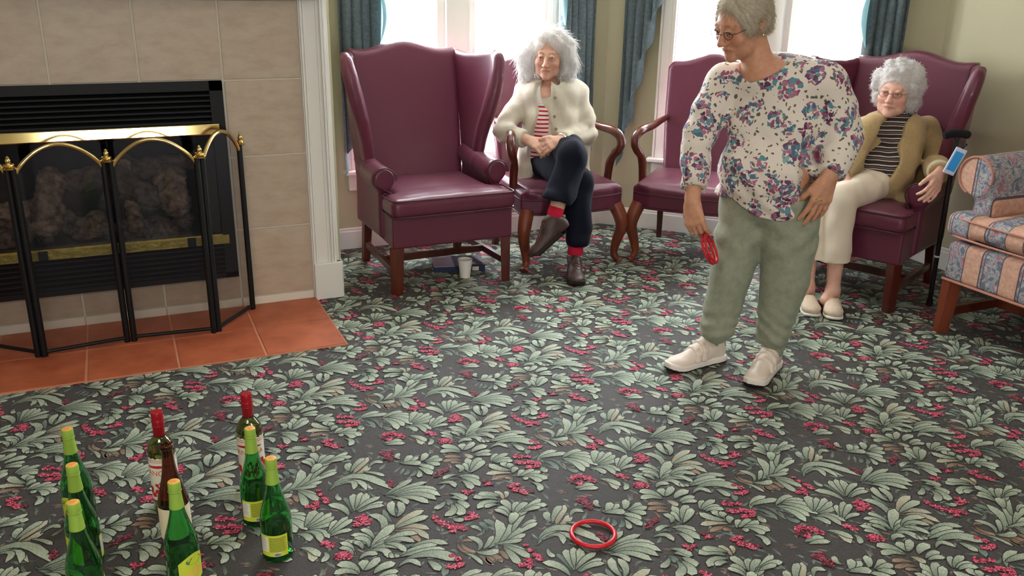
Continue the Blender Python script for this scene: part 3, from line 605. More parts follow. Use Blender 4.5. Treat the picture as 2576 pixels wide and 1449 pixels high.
def carpet():
    rs = np.random.RandomState(11)
    ax_, bx_ = np.array([0.9301, 0.0]), np.array([0.4650, 0.4910])
    prof = lambda t: (np.clip(t, 0, 1)**0.62)*np.sqrt(np.clip(1-t**5, 0, 1))
    def leaf(P0, P1, P2, w, c0, c1, n, z, grow=0.0):
        t = np.linspace(0, 1, n); B = np.outer((1-t)**2, P0)+np.outer(2*t*(1-t), P1)+np.outer(t*t, P2)
        d = np.gradient(B, axis=0); d /= np.linalg.norm(d, axis=1)[:, None]+1e-9
        if grow: B[0] -= d[0]*grow*.3; B[-1] += d[-1]*grow
        nn = np.stack([-d[:, 1], d[:, 0]], 1); h = (prof(t)*w+0.0006+grow)[:, None]; h[-1] = grow*.5+.0008
        V = np.empty((2*n, 3)); V[0::2, :2] = B+nn*h; V[1::2, :2] = B-nn*h; V[:, 2] = z
        C = np.repeat(np.outer(1-t, c0)+np.outer(t, c1), 2, axis=0)
        Q = np.array([(2*i, 2*i+1, 2*i+3, 2*i+2) for i in range(n-1)])
        return V, C, Q
    L = lambda *c: np.array([lin(v) for v in c])
    pal = {'g': (L(100, 116, 98), L(180, 190, 170)), 'd': (L(60, 74, 66), L(118, 134, 122)), 'b': (L(92, 74, 62), L(156, 130, 108)), 'y': (L(128, 114, 90), L(186, 186, 164))}
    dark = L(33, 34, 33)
    Vs, Cs, Qs, nv, lev = [], [], [], 0, [0]
    def put(r):
        nonlocal nv
        Vs.append(r[0]); Cs.append(r[1]); Qs.append(r[2]+nv); nv += len(r[0])
    items = []
    for s in LEAVES.split(';'):
        q = s.split(','); v = [float(k)/1000 for k in q[:6]]; items.append(('L', v, float(q[6]), q[7]))
    blo = [[float(k) for k in s.split(',')] for s in BLOOMS.split(';')]
    for k in range(230):   # faint undergrowth between the bold leaves
        c = np.array([.45+.93*rs.rand(), 2.0+.491*rs.rand()]); a = rs.rand()*2*PI; l_ = .020+.028*rs.rand(); d = np.array([math.cos(a), math.sin(a)]); n_ = np.array([-d[1], d[0]])*(rs.rand()-.5)*.03
        f = .75+.5*rs.rand(); c0, c1 = (L(64, 76, 70), L(124, 136, 126)) if rs.rand() < .75 else (L(78, 66, 60), L(128, 110, 96))
        put(leaf(c-d*l_*.5, c+n_, c+d*l_*.5, .0036+.003*rs.rand(), c0*f, c1*f, 5, .00045+k*1e-6))
    order = sorted(range(len(items)), key=lambda i: {'d': 0, 'b': 1, 'y': 2, 'g': 3}[items[i][3]]*1000+i)
    for i in order:
        _, v, w, k = items[i]; P0, P1, P2 = np.array(v[0:2]), np.array(v[2:4]), np.array(v[4:6])
        ww = .0102*w; c0, c1 = pal[k]; f = .88+.24*rs.rand()
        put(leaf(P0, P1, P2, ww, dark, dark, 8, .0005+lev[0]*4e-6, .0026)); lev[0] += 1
        put(leaf(P0, P1, P2, ww, c0*f, c1*f, 8, .0005+lev[0]*4e-6)); lev[0] += 1
    for (x, y, r, b) in blo:
        x, y, r = x/1000, y/1000, r/1000*1.2; base = L(86, 22, 38) if b else L(58, 28, 38)
        put(leaf(np.array([x-r, y]), np.array([x, y+r*.1]), np.array([x+r, y]), r*.85, base, base, 5, .0005+lev[0]*4e-6, .002)); lev[0] += 1
    for (x, y, r, b) in blo:
        x, y, r = x/1000, y/1000, r/1000*1.2
        for k in range(20):
            a = rs.rand()*2*PI; rr = r*rs.rand()**.6; c = np.array([x+rr*math.cos(a), y+rr*math.sin(a)]); a2 = rs.rand()*PI; d = np.array([math.cos(a2), math.sin(a2)])*r*(.22+.2*rs.rand())
            col = (L(206, 66, 98), L(228, 116, 142), L(172, 44, 72), L(214, 88, 116))[rs.randint(4)]*(1 if b else .42)
            put(leaf(c-d, c+np.array([d[1], -d[0]])*.3, c+d, r*.17, col, col, 4, .0005+lev[0]*4e-6)); lev[0] += (k % 5 == 0)
    V, C, Q = np.concatenate(Vs), np.concatenate(Cs), np.concatenate(Qs)
    AV, AC, AQ = [], [], []; n = 0
    for i in range(-9, 10):
        for j in range(-4, 8):
            o = ax_*i+bx_*j; c = np.array([.9, 2.3])+o
            if not (-2.3 < c[0] < 4.5 and .75 < c[1] < 5.1): continue
            if c[1] > 4.35 and c[0] < .4: continue
            U = V.copy(); U[:, :2] += o; AV.append(U); AC.append(C); AQ.append(Q+n); n += len(V)
    # plain ground under the leaves
    gx, gy = np.linspace(-2.8, XD, 30), np.linspace(-2.6, YB, 30); G = np.array([(a, b, 0.0) for a in gx for b in gy])
    GQ = np.array([(i*30+j, (i+1)*30+j, (i+1)*30+j+1, i*30+j+1) for i in range(29) for j in range(29)])
    AV.append(G); AC.append(np.tile(L(64, 60, 59), (900, 1))); AQ.append(GQ+n)
    V, C, Q = np.concatenate(AV), np.concatenate(AC), np.concatenate(AQ)
    # keep the weave inside the room
    q = V[Q].mean(1); keep = (q[:, 1] < YB-.002) & (q[:, 0] < XD-.002) & (q[:, 0]+q[:, 1] < CBC.sum()-.003) & ~((q[:, 0] < XCH) & (q[:, 1] > YA)) | (np.arange(len(Q)) >= len(Q)-841)
    Q = Q[keep]
    # all faces up
    a, b, c = V[Q[:, 0]], V[Q[:, 1]], V[Q[:, 2]]; s = (b[:, 0]-a[:, 0])*(c[:, 1]-a[:, 1])-(b[:, 1]-a[:, 1])*(c[:, 0]-a[:, 0]); Q[s < 0] = Q[s < 0][:, ::-1]
    m = mat('patterned_carpet_pile', (90, 95, 85), 0.60, 0.28, sheen=0.10); nt = m.node_tree; bs_ = nt.nodes['Principled BSDF']
    at = nt.nodes.new('ShaderNodeAttribute'); at.attribute_name = 'tint'
    tc = nt.nodes.new('ShaderNodeTexCoord'); mp = nt.nodes.new('ShaderNodeMapping'); mp.inputs['Scale'].default_value = (260, 520, 1); nt.links.new(tc.outputs['Object'], mp.inputs[0])
    vo = nt.nodes.new('ShaderNodeTexVoronoi'); vo.inputs['Scale'].default_value = 1.0; nt.links.new(mp.outputs[0], vo.inputs[0])
    ns = nt.nodes.new('ShaderNodeTexNoise'); ns.inputs['Scale'].default_value = 330; ns.inputs['Detail'].default_value = 2; nt.links.new(tc.outputs['Object'], ns.inputs[0])
    mr = nt.nodes.new('ShaderNodeMapRange'); mr.inputs[1].default_value = .3; mr.inputs[2].default_value = .7; mr.inputs[3].default_value = .62; mr.inputs[4].default_value = 1.30; nt.links.new(ns.outputs[0], mr.inputs[0])
    mr2 = nt.nodes.new('ShaderNodeMapRange'); mr2.inputs[2].default_value = .9; mr2.inputs[3].default_value = 1.12; mr2.inputs[4].default_value = .80; nt.links.new(vo.outputs[0], mr2.inputs[0])
    mu = nt.nodes.new('ShaderNodeMath'); mu.operation = 'MULTIPLY'; nt.links.new(mr.outputs[0], mu.inputs[0]); nt.links.new(mr2.outputs[0], mu.inputs[1])
    vm = nt.nodes.new('ShaderNodeVectorMath'); vm.operation = 'SCALE'; nt.links.new(at.outputs['Color'], vm.inputs[0]); nt.links.new(mu.outputs[0], vm.inputs['Scale']); nt.links.new(vm.outputs[0], bs_.inputs['Base Color'])
    bp = nt.nodes.new('ShaderNodeBump'); bp.inputs['Strength'].default_value = .55; bp.inputs['Distance'].default_value = .002; nt.links.new(vo.outputs[0], bp.inputs['Height']); bp.invert = True; nt.links.new(bp.outputs[0], bs_.inputs['Normal'])
    o = np_mesh('floor', V, Q, m, None, False); o['kind'] = 'structure'
    at_ = o.data.color_attributes.new('tint', 'FLOAT_COLOR', 'POINT'); at_.data.foreach_set('color', np.concatenate([C, np.ones((len(V), 1))], 1).astype(np.float32).ravel())
carpet()

# ------------------------------------------------------------------ upholstered seating
M_VINYL = mat('burgundy_vinyl', (94, 34, 56), 0.40, 0.55, bump=(240, 0.25), coat=0.10, sheen=0.06)
M_PIPE = mat('burgundy_piping', (74, 28, 40), 0.45, 0.5)
M_CHERRY = mat('dark_cherry_wood', (98, 40, 26), 0.30, 0.55, noise=(12, 0.9), col2=(62, 22, 15), stretch=(1, 1, 0.15), coat=0.3)
M_OAKRED = mat('reddish_oak_wood', (128, 62, 40), 0.38, 0.5, noise=(14, 0.9), col2=(88, 38, 24), stretch=(1, 1, 0.15))
def sm(t): t = np.clip(t, 0, 1); return t*t*(3-2*t)
def place(root, loc, rz):
    root.location = (loc[0], loc[1], 0); root.rotation_euler = (0, 0, rz)
def wing_chair(label):
    r = empty('wing_chair', label=label, cat='armchair', group='burgundy wing chairs')
    # upholstered base rail
    F = Field((-.36, -.36, .2), (.36, .36, .42), .008)
    F.poly([(-.318, -.305), (.318, -.305), (.285, .30), (-.285, .30)], 'z', .235, .40, .012)
    F.mesh('seat_rail', M_VINYL, r)
    # cushion, T-shaped
    F = Field((-.38, -.37, .36), (.38, .30, .54), .007)
    F.box((0, -.245, .437), (.325, .095, .052), .035, puff=.012); F.box((0, -.02, .440), (.262, .27, .052), .035, .02, puff=.016)
    F.disp(lambda x, y, z: -.006*np.exp(-(x*x+(y+.08)**2)/.02)*(z > .43)+.0012*np.sin(x*34+y*12))
    c = F.mesh('seat_cushion', M_VINYL, r)
    pp = MB()
    for z in (.478, .398):
        pp.tube([(-.266, -.148, z), (-.312, -.152, z), (-.322, -.166, z), (-.323, -.30, z), (-.315, -.325, z), (-.292, -.337, z), (0, -.339, z), (.292, -.337, z), (.315, -.325, z), (.323, -.30, z), (.322, -.166, z), (.312, -.152, z), (.266, -.148, z)], .0045, 6)
    pp.obj('piping', M_PIPE, c, auto=True)
    lean = lambda x, z: .17*np.clip((z-.42)/.72, 0, 1.2)
    # back with a camel hump
    top = [(x, 1.118+.052*math.exp(-(x/.145)**2)+.012*math.exp(-((abs(x)-.30)/.06)**2)) for x in np.linspace(.30, -.30, 25)]
    F = Field((-.36, .12, .26), (.36, .52, 1.22), .009)
    F.poly([(-.262, .28), (.262, .28), (.285, .70)]+top+[(-.285, .70)], 'y', .215, .305, .03, bend=lean)
    F.mesh('backrest', M_VINYL, r)
    for s in (-1, 1):
        fl_ = lambda y, z, s=s: s*(.105*sm((z-.55)/.62)*sm((.42-y)/.36)+.012)
        F = Field((-.46 if s < 0 else .2, -.02, .42), (-.2 if s < 0 else .46, .50, 1.20), .008)
        W = [(.24, .48), (.10, .56), (.085, .64), (.075, .72), (.050, .82), (.035, .92), (.038, 1.02), (.060, 1.10), (.095, 1.138), (.14, 1.128), (.22, 1.112), (.30, 1.108), (.40, 1.120), (.41, 1.06), (.34, .80), (.27, .50)]
        F.poly(W, 'x', s*.292-.026, s*.292+.026, .022, bend=fl_)
        # rolled front edge
        ed = [(.092, .60), (.078, .72), (.056, .82), (.046, .92), (.048, 1.02), (.066, 1.10)]
        ep = bez([(y, z, 0) for y, z in ed], 30); F.chain([(s*.292+float(fl_(y, z)), y, z) for y, z, _ in ep], list(np.interp(np.linspace(0, 1, len(ep)), [0, .2, .4, .6, .8, 1], [.026, .030, .034, .035, .033, .026])), .02)
        F.mesh('wing', M_VINYL, r)
        F = Field((-.46 if s < 0 else .2, -.24, .22), (-.2 if s < 0 else .46, .34, .68), .008)
        F.poly([(-.135, .25), (.28, .25), (.26, .56), (-.135, .56)], 'x', s*.300-.028, s*.300+.028, .02)
        F.chain([(s*.303, -.115, .548), (s*.303, .05, .556), (s*.292, .24, .585)], [.060, .057, .046], .025)
        F.cut(lambda x, y, z: -.150-y)
        a = F.mesh('armrest', M_VINYL, r)
        sc = MB(); P = [(s*(.303+.058*math.cos(t)), -.153, .548+.058*math.sin(t)) for t in (np.linspace(-.1, PI*1.08, 18) if s > 0 else np.linspace(PI+.1, -.08*PI, 18))]
        P += [(s*.272, -.153, .48), (s*.272, -.153, .30)]
        sc.tube(P, .0042, 6); sc.obj('piping', M_PIPE, a, auto=True)
        l = MB().bar((s*.292, -.28, .24), (s*.296, -.282, 0), .050, .050, w2=.042, h2=.042); l.obj('leg', M_CHERRY, r)
        l = MB().bar((s*.27, .275, .25), (s*.272, .325, 0), .044, .044, w2=.036, h2=.036); l.obj('leg', M_CHERRY, r)
        MB().bar((s*.294, -.28, .105), (s*.272, .30, .105), .022, .034).obj('stretcher', M_CHERRY, r)
    MB().bar((-.283, -.02, .105), (.283, -.02, .105), .022, .034).obj('stretcher', M_CHERRY, r)
    return r
def copy_tree(o, parent=None):
    c = o.copy(); COL.objects.link(c)
    if parent:
        c.parent = parent
    for ch in o.children: copy_tree(ch, c)
    return c
wc1 = wing_chair('empty burgundy wing chair between the fireplace trim and the left window'); place(wc1, (1.45, 4.275), math.radians(2))
wc2 = copy_tree(wc1); wc2['label'] = 'burgundy wing chair in the corner holding the person in the striped turtleneck'; place(wc2, (3.42, 3.276), math.radians(-67))

def open_chair(label):
    r = empty('open_armchair', label=label, cat='armchair', group='burgundy open armchairs')
    F = Field((-.36, -.36, .27), (.36, .32, .52), .008)
    F.poly([(-.300, -.24), (-.20, -.285), (0, -.298), (.20, -.285), (.300, -.24), (.255, .26), (-.255, .26)], 'z', .305, .425, .014)
    F.box((0, -.02, .428), (.275, .25, .03), .028, .03, puff=.02)
    s0 = F.mesh('seat', M_VINYL, r)
    w = MB()
    for z, k in ((.388, 1.004), (.310, 1.004)): w.tube([(-.256, .25, z), (-.299, -.225, z), (-.293, -.243, z), (-.20, -.284, z), (-.10, -.294, z), (0, -.298, z), (.10, -.294, z), (.20, -.284, z), (.293, -.243, z), (.299, -.225, z), (.256, .25, z)], .0042, 6)
    w.obj('piping', M_PIPE, s0, auto=True)
    lean = lambda x, z: .13*np.clip((z-.42)/.68, 0, 1.2)
    top = [(x, 1.050+.055*math.exp(-(x/.12)**2)-.035*max(0, (abs(x)-.235)/.035)**2) for x in np.linspace(.27, -.27, 25)]
    F = Field((-.34, .14, .36), (.34, .50, 1.16), .008)
    F.poly([(-.235, .40), (.235, .40), (.262, .75)]+top+[(-.262, .75)], 'y', .215, .285, .028, bend=lean)
    F.mesh('backrest', M_VINYL, r)
    for s in (-1, 1):
        P = bez([(s*.240, .285, .735), (s*.255, .16, .728), (s*.272, .02, .715), (s*.300, -.085, .708), (s*.322, -.135, .682), (s*.326, -.155, .640), (s*.312, -.145, .600), (s*.297, -.125, .572), (s*.288, -.105, .530), (s*.286, -.095, .475), (s*.282, -.085, .38)], 60)
        n = len(P); rr = list(np.interp(np.linspace(0, 1, n), [0, .15, .35, .5, .62, .72, .8, .9, 1], [.016, .020, .026, .024, .022, .021, .024, .022, .024]))
        a = MB(); a.tube(P, rr, 12); a.tube([(s*.300, -.112, .590), (s*.308, -.135, .604), (s*.312, -.152, .602)], [.012, .017, .010], 10); a.obj('armrest', M_CHERRY, r, auto=True)
        P = bez([(s*.262, -.235, .325), (s*.284, -.262, .262), (s*.292, -.268, .20), (s*.276, -.250, .12), (s*.266, -.245, .055), (s*.276, -.258, .022), (s*.290, -.272, .004)], 36)
        n = len(P); rr = list(np.interp(np.linspace(0, 1, n), [0, .2, .4, .65, .85, .93, 1], [.040, .037, .030, .021, .0165, .024, .026]))
        MB().tube(P, rr, 14).obj('leg', M_CHERRY if False else M_OAKRED, r, auto=True)
        MB().bar((s*.235, .235, .32), (s*.242, .285, 0), .038, .038, w2=.030, h2=.030).obj('leg', M_CHERRY, r)
    return r
oc1 = open_chair('burgundy open armchair with scrolled wooden arms, its sitter wearing a cream jacket'); place(oc1, (2.195, 4.345), math.radians(-2))
oc2 = copy_tree(oc1); oc2['label'] = 'empty burgundy open armchair below the bay window, behind the standing person'; place(oc2, (2.937, 4.052), -PI/4)

# floral striped loveseat along the right wall
def floral_stripe():
    m = mat('floral_striped_upholstery', (200, 150, 118), 0.75, 0.3, bump=(160, 0.3)); nt = m.node_tree; b = nt.nodes['Principled BSDF']
    N = nt.nodes.new; Lk = nt.links.new
    tc = N('ShaderNodeTexCoord'); sp = N('ShaderNodeSeparateXYZ'); Lk(tc.outputs['Object'], sp.inputs[0])
    def math_(op, a, b_=None, c=None):
        n = N('ShaderNodeMath'); n.operation = op
        for i, v in enumerate((a, b_, c)):
            if v is None: continue
            if isinstance(v, (int, float)): n.inputs[i].default_value = v
            else: Lk(v, n.inputs[i])
        return n.outputs[0]
    s = math_('FRACT', math_('MULTIPLY', math_('ADD', sp.outputs['X'], 0.06), 5.6))
    band = math_('GREATER_THAN', s, 0.45)
    e1 = math_('LESS_THAN', math_('ABSOLUTE', math_('SUBTRACT', s, 0.45)), 0.018); e2 = math_('GREATER_THAN', s, 0.975); e3 = math_('LESS_THAN', math_('ABSOLUTE', math_('SUBTRACT', s, 0.53)), 0.012)
    edge = math_('MAXIMUM', e1, math_('MAXIMUM', e2, e3))
    def ramp(src, stops):
        r_ = N('ShaderNodeValToRGB'); Lk(src, r_.inputs[0]); e = r_.color_ramp.elements
        while len(e) < len(stops): e.new(0.5)
        for k, (p, c) in enumerate(stops): e[k].position = p; e[k].color = rgb(*c)
        return r_.outputs[0]
    n1 = N('ShaderNodeTexNoise'); n1.inputs['Scale'].default_value = 26; n1.inputs['Detail'].default_value = 3; n1.inputs['Distortion'].default_value = 1.4; Lk(tc.outputs['Object'], n1.inputs[0])
    flo = ramp(n1.outputs[0], [(0.32, (104, 104, 116)), (0.42, (132, 140, 148)), (0.50, (166, 162, 158)), (0.56, (128, 104, 116)), (0.62, (180, 118, 130)), (0.68, (108, 116, 112))])
    flo.node.color_ramp.interpolation = 'CONSTANT'
    n2 = N('ShaderNodeTexNoise'); n2.inputs['Scale'].default_value = 70; Lk(tc.outputs['Object'], n2.inputs[0])
    pea = ramp(n2.outputs[0], [(0.3, (182, 138, 116)), (0.7, (202, 162, 142))])
    mx = N('ShaderNodeMix'); mx.data_type = 'RGBA'; Lk(band, mx.inputs[0]); Lk(pea, mx.inputs[6]); Lk(flo, mx.inputs[7])
    m2 = N('ShaderNodeMix'); m2.data_type = 'RGBA'; Lk(edge, m2.inputs[0]); Lk(mx.outputs[2], m2.inputs[6]); m2.inputs[7].default_value = rgb(92, 72, 76); Lk(m2.outputs[2], b.inputs['Base Color'])
    return m
M_FLORAL = floral_stripe(); M_FPIPE = mat('rose_piping', (176, 120, 104), 0.6, 0.3)
sf = empty('loveseat', (3.66, 1.945, 0), -PI/2, 'loveseat in peach and floral stripes cut off at the right edge of the photo', 'sofa')
F = Field((-.76, -.42, .2), (.76, .40, .50), .010); F.box((0, 0, .335), (.70, .375, .09), .03); F.mesh('seat_rail', M_FLORAL, sf)
for x0, x1 in ((-.60, -.005), (.005, .60)):
    F = Field((x0-.12, -.46, .38), (x1+.12, .30, .62), .008)
    F.box(((x0+x1)/2, -.06, .498), ((x1-x0)/2, .33, .062), .05, puff=.03)
    xo = x0-.045 if x0 < -.1 else x1+.045
    F.box((xo, -.325, .498), (.075, .065, .058), .04, .02)
    c = F.mesh('seat_cushion', M_FLORAL, sf)
    a_, b_ = (x0-.10, x1-.01) if x0 < -.1 else (x0+.01, x1+.10)
    p = MB()
    for z in (.532, .452): p.tube(bez([(a_+.01, -.28, z), (a_+.02, -.375, z), ((a_+b_)/2, -.394, z), (b_-.02, -.375, z), (b_-.01, -.28, z)], 40), .005, 6)
    p.obj('piping', M_FPIPE, c, auto=True)
F = Field((-.72, .05, .4), (.72, .48, .98), .010); F.box((0, .25, .68), (.60, .10, .25), .08, R=[[1, 0, 0], [0, .97, -.24], [0, .24, .97]]); F.mesh('backrest', M_FLORAL, sf)
for s in (-1, 1):
    F = Field((min(s*.50, s*.86), -.42, .2), (max(s*.50, s*.86), .42, .86), .008)
    F.poly([(s*.60, .25), (s*.705, .25), (s*.712, .42), (s*.690, .58), (s*.700, .68), (s*.63, .70), (s*.59, .60), (s*.60, .42)], 'y', -.275, .36, .02)
    F.cap((s*.690, -.27, .705), (s*.685, .32, .730), .085, .08, .03); F.cut(lambda x, y, z: -.285-y)
    a = F.mesh('armrest', M_FLORAL, sf)
    p = MB(); p.tube([(s*.690+.083*math.cos(t), -.287, .705+.083*math.sin(t)) for t in np.linspace(-1.2 if s > 0 else -.3+PI*.0, PI*1.3 if s > 0 else PI+1.2, 26)], .005, 6); p.obj('piping', M_FPIPE, a, auto=True)
    MB().bar((s*.66, -.345, .25), (s*.665, -.36, 0), .060, .060, w2=.045, h2=.045).obj('leg', M_OAKRED, sf)
    MB().bar((s*.66, .33, .25), (s*.665, .36, 0), .055, .055, w2=.042, h2=.042).obj('leg', M_OAKRED, sf)
    MB().bar((s*.66, -.35, .10), (s*.66, .34, .10), .024, .04).obj('stretcher', M_CHERRY, sf)
MB().bar((-.66, -.02, .10), (.66, -.02, .10), .024, .045).obj('stretcher', M_OAKRED, sf)
p = MB(); p.tube([(-.70, -.30, .252), (-.69, -.378, .252), (.69, -.378, .252), (.70, -.30, .252)], .006, 6); p.obj('piping', M_FPIPE, sf, auto=True)

# ------------------------------------------------------------------ bottles for the ring toss
def glass(name, col, rough=0.03):
    m = mat(name, col, rough, 0.5, trans=1.0, ior=1.5); return m
M_GREEN = glass('green_bottle_glass', (124, 216, 146)); M_OLIVE = glass('olive_bottle_glass', (186, 194, 136)); M_BROWN = glass('brown_bottle_glass', (168, 108, 78))
M_FOIL = mat('lime_green_neck_foil', (140, 172, 66), 0.42, 0.5); M_CAPY = mat('yellow_cap_top', (232, 176, 84), 0.45, 0.5, noise=(90, 0.8), col2=(206, 120, 60))
M_REDCAP = mat('red_capsule', (150, 14, 30), 0.32, 0.5); M_LABY = mat('yellow_green_label', (196, 204, 62), 0.55, 0.4)
M_LABW = mat('white_label', (226, 222, 208), 0.55, 0.4); M_LABC = mat('cream_label', (232, 220, 190), 0.6, 0.35); M_INK = mat('label_ink', (66, 78, 40), 0.6, 0.3); M_INKR = mat('red_label_print', (186, 40, 44), 0.55, 0.3)
M_INKO = mat('orange_label_print', (208, 104, 40), 0.55, 0.3); M_LEAFP = mat('green_label_print', (74, 130, 62), 0.55, 0.3); M_GRAPE = mat('golden_grape_print', (222, 188, 84), 0.55, 0.3); M_BLK = mat('black_ink', (30, 28, 28), 0.6, 0.3)
def wrap(mb, r, a0, a1, z0, z1, n=24, top=None, off=0.0004):
    """label patch on a cylinder between angles a0..a1, top(u) optional top edge"""
    V = []
    for i in range(n+1):
        u = i/n; a = a0+(a1-a0)*u; zt = top(u) if top else z1
        V += [((r+off)*math.cos(a), (r+off)*math.sin(a), z0), ((r+off)*math.cos(a), (r+off)*math.sin(a), zt)]
    mb.add(V, [(2*i, 2*i+2, 2*i+3, 2*i+1) for i in range(n)]); return mb
def text_on(body, size, r, a, z, m, name, parent, off=0.0009, tilt=0):
    cu = bpy.data.curves.new(name, 'FONT'); cu.body = body; cu.size = size; cu.align_x = 'CENTER'; cu.align_y = 'CENTER'
    ob = bpy.data.objects.new(name, cu); COL.objects.link(ob); bpy.context.view_layer.update()
    me = bpy.data.meshes.new_from_object(ob.evaluated_get(bpy.context.evaluated_depsgraph_get())); bpy.data.objects.remove(ob)
    for v in me.vertices:
        x, y = v.co.x, v.co.y+tilt*v.co.x; t = a+x/r; v.co = ((r+off)*math.cos(t), (r+off)*math.sin(t), z+y)
    me.materials.clear(); me.materials.append(m); o = bpy.data.objects.new(name, me); COL.objects.link(o); o.parent = parent; return o
def bottle_glass(prof, m, th, parent, name='glass_body'):
    outer = bez([(r, 0, z) for r, z in prof], 110); outer = [(p[0], p[2]) for p in outer]
    inner = [(max(r-th, .0005), z) for r, z in outer if z > .006]; inner = [(.0005, .0065)]+inner
    mb = MB(); mb.lathe([(.0005, outer[0][1])]+outer+inner[::-1], 40, cap=False); o = mb.obj(name, m, parent, auto=True); return o
G_PROF = [(.030, .0), (.037, .001), (.0405, .006), (.0412, .015), (.0412, .10), (.0408, .118), (.036, .145), (.027, .175), (.0195, .205), (.0165, .228), (.0140, .26), (.0138, .288)]
W_PROF = [(.028, .0), (.035, .001), (.0375, .005), (.038, .012), (.038, .18), (.0375, .195), (.034, .210), (.026, .224), (.0185, .234), (.0150, .245), (.0145, .27), (.0145, .302)]
R_PROF = [(.030, .0), (.037, .001), (.0400, .006), (.041, .015), (.041, .115), (.0395, .132), (.033, .158), (.0235, .195), (.0175, .23), (.0150, .262), (.0150, .284), (.0175, .285), (.0175, .294), (.0150, .296)]
def green_bottle(label):
    r = empty('green_bottle', label=label, cat='bottle', group='green juice bottles with lime foil')
    bottle_glass(G_PROF, M_GREEN, .0022, r)
    f = MB(); f.lathe([(.0172, .222), (.0180, .223), (.0160, .245), (.0148, .262), (.0148, .270), (.0152, .272), (.0152, .291), (.0146, .2935), (.0120, .2945)], 28); f.lathe([(.0160, .268), (.0168, .2695), (.0160, .271)], 28, cap=False); f.obj('neck_foil', M_FOIL, r, auto=True)
    MB().lathe([(.0001, .2946), (.0128, .2946), (.0136, .2943), (.0136, .2930)], 28, cap=False).obj('cap', M_CAPY, r, auto=True)
    b = wrap(MB(), .0412, -.95, .95, .022, .086).obj('back_label', M_LABY, r, True)
    wrap(MB(), .0412, -.93, -.32, .036, .080, off=.0009).obj('nutrition_panel', M_LABW, b)
    t = MB()
    for k in range(13): wrap(t, .0412, -.24, .86-.25*random.random(), .078-.0034*k, .0792-.0034*k, 12, off=.0009)
    for k in range(9): wrap(t, .0412, -.90, -.36-.1*random.random(), .076-.0042*k, .0768-.0042*k, 8, off=.0013)
    t.obj('small_print', M_INK, b)
    w = MB(); wrap(w, .0412, .02, .46, .023, .034, off=.0009); w.obj('barcode_panel', M_LABW, b)
    t = MB(); a = .05
    while a < .43:
        d = random.choice((.006, .012, .018)); wrap(t, .0412, a, a+d, .0245, .0325, 1, off=.0013); a += d+random.choice((.008, .014))
    t.obj('barcode', M_BLK, b)
    top = lambda u: .080+.022*math.sin(PI*min(max(u, 0), 1))
    fl_ = wrap(MB(), .0412, PI-1.0, PI+1.0, .022, .09, 32, top).obj('front_label', M_LABY, r, True)
    g = MB()
    for k in range(26):
        a = PI-.5+1.0*random.random(); z = .035+.03*random.random(); q = .0042
        g.add([((.0412+.0011)*math.cos(a+q*math.cos(t_)/.0412), (.0412+.0011)*math.sin(a+q*math.cos(t_)/.0412), z+q*math.sin(t_)) for t_ in np.linspace(0, 2*PI, 11)[:-1]], [tuple(range(10))])
    g.obj('grape_print', M_GRAPE, fl_)
    e = MB(); e.add([((.0412+.0009)*math.cos(PI+.55*math.cos(t_)), (.0412+.0009)*math.sin(PI+.55*math.cos(t_)), .082+.010*math.sin(t_)) for t_ in np.linspace(0, 2*PI, 25)[:-1]], [tuple(range(24))]); e.obj('oval_print', M_LEAFP, fl_)
    return r
cam_ang = lambda x, y: math.atan2(-y, -x)
gb = green_bottle('lime capped green bottle, front one of the right row with its whole back label showing'); gb.location = (.258, 2.083, 0); gb.rotation_euler[2] = cam_ang(.258, 2.08)-.28
for (x, y, rot, lab) in ((.232, 2.268, -.15, 'lime capped green bottle between the red capped wine bottle and the nearest right-row bottle'),
                         (.021, 2.058, PI+.65, 'lime capped green bottle standing in front of the brown open bottle'),
                         (-.226, 2.45, PI-.75, 'lime capped green bottle farthest back in the left row'),
                         (-.209, 2.238, PI-1.2, 'lime capped green bottle in the middle of the left row'),
                         (-.202, 2.051, PI-.95, 'lime capped green bottle at the front of the left row, cut off below its shoulder')):
    c = copy_tree(gb); c['label'] = lab; c.location = (x, y, 0); c.rotation_euler[2] = cam_ang(x, y)+rot
def wine_bottle(label):
    r = empty('wine_bottle', label=label, cat='bottle', group='red capped wine bottles')
    bottle_glass(W_PROF, M_OLIVE, .0022, r)
    MB().lathe([(.0152, .236), (.0158, .237), (.0156, .262), (.0164, .264), (.0164, .290), (.0160, .292), (.0164, .294), (.0164, .3085), (.0155, .311), (.0001, .311)], 28, cap=False).obj('red_capsule', M_REDCAP, r, auto=True)
    t = MB().lathe([(.0167, .268), (.0172, .2695), (.0167, .271)], 28, cap=False).lathe([(.0167, .283), (.0172, .2845), (.0167, .286)], 28, cap=False); t.obj('capsule_ring', M_REDCAP, r)
    sc = lambda u: .178+.0035*abs(math.sin(u*PI*9))
    lb = wrap(MB(), .038, -1.7, 1.7, .045, .18, 72, sc).obj('label', M_LABW, r, True)
    s = MB()
    for z in (.174, .168): wrap(s, .038, -1.68, 1.68, z, z+.0014, 48, off=.0009)
    wrap(s, .038, -1.1, 1.1, .150, .1525, 40, lambda u: .1525+.006*math.sin(u*PI), off=.0009); s.obj('label_border', M_INKR, lb)
    text_on('SANGRIA', .023, .038, 0, .133, M_INKO, 'label_lettering', lb)
    s = MB()
    for k in range(30):
        a = -1.5+3.0*random.random(); z = .055+.050*random.random(); q = .004+.007*random.random()
        s.add([((.038+.0009)*math.cos(a+q*math.cos(t_)/.038), (.038+.0009)*math.sin(a+q*math.cos(t_)/.038), z+q*math.sin(t_)) for t_ in np.linspace(0, 2*PI, 9)[:-1]], [tuple(range(8))])
    s.obj('fruit_print', M_INKR, lb)
    return r
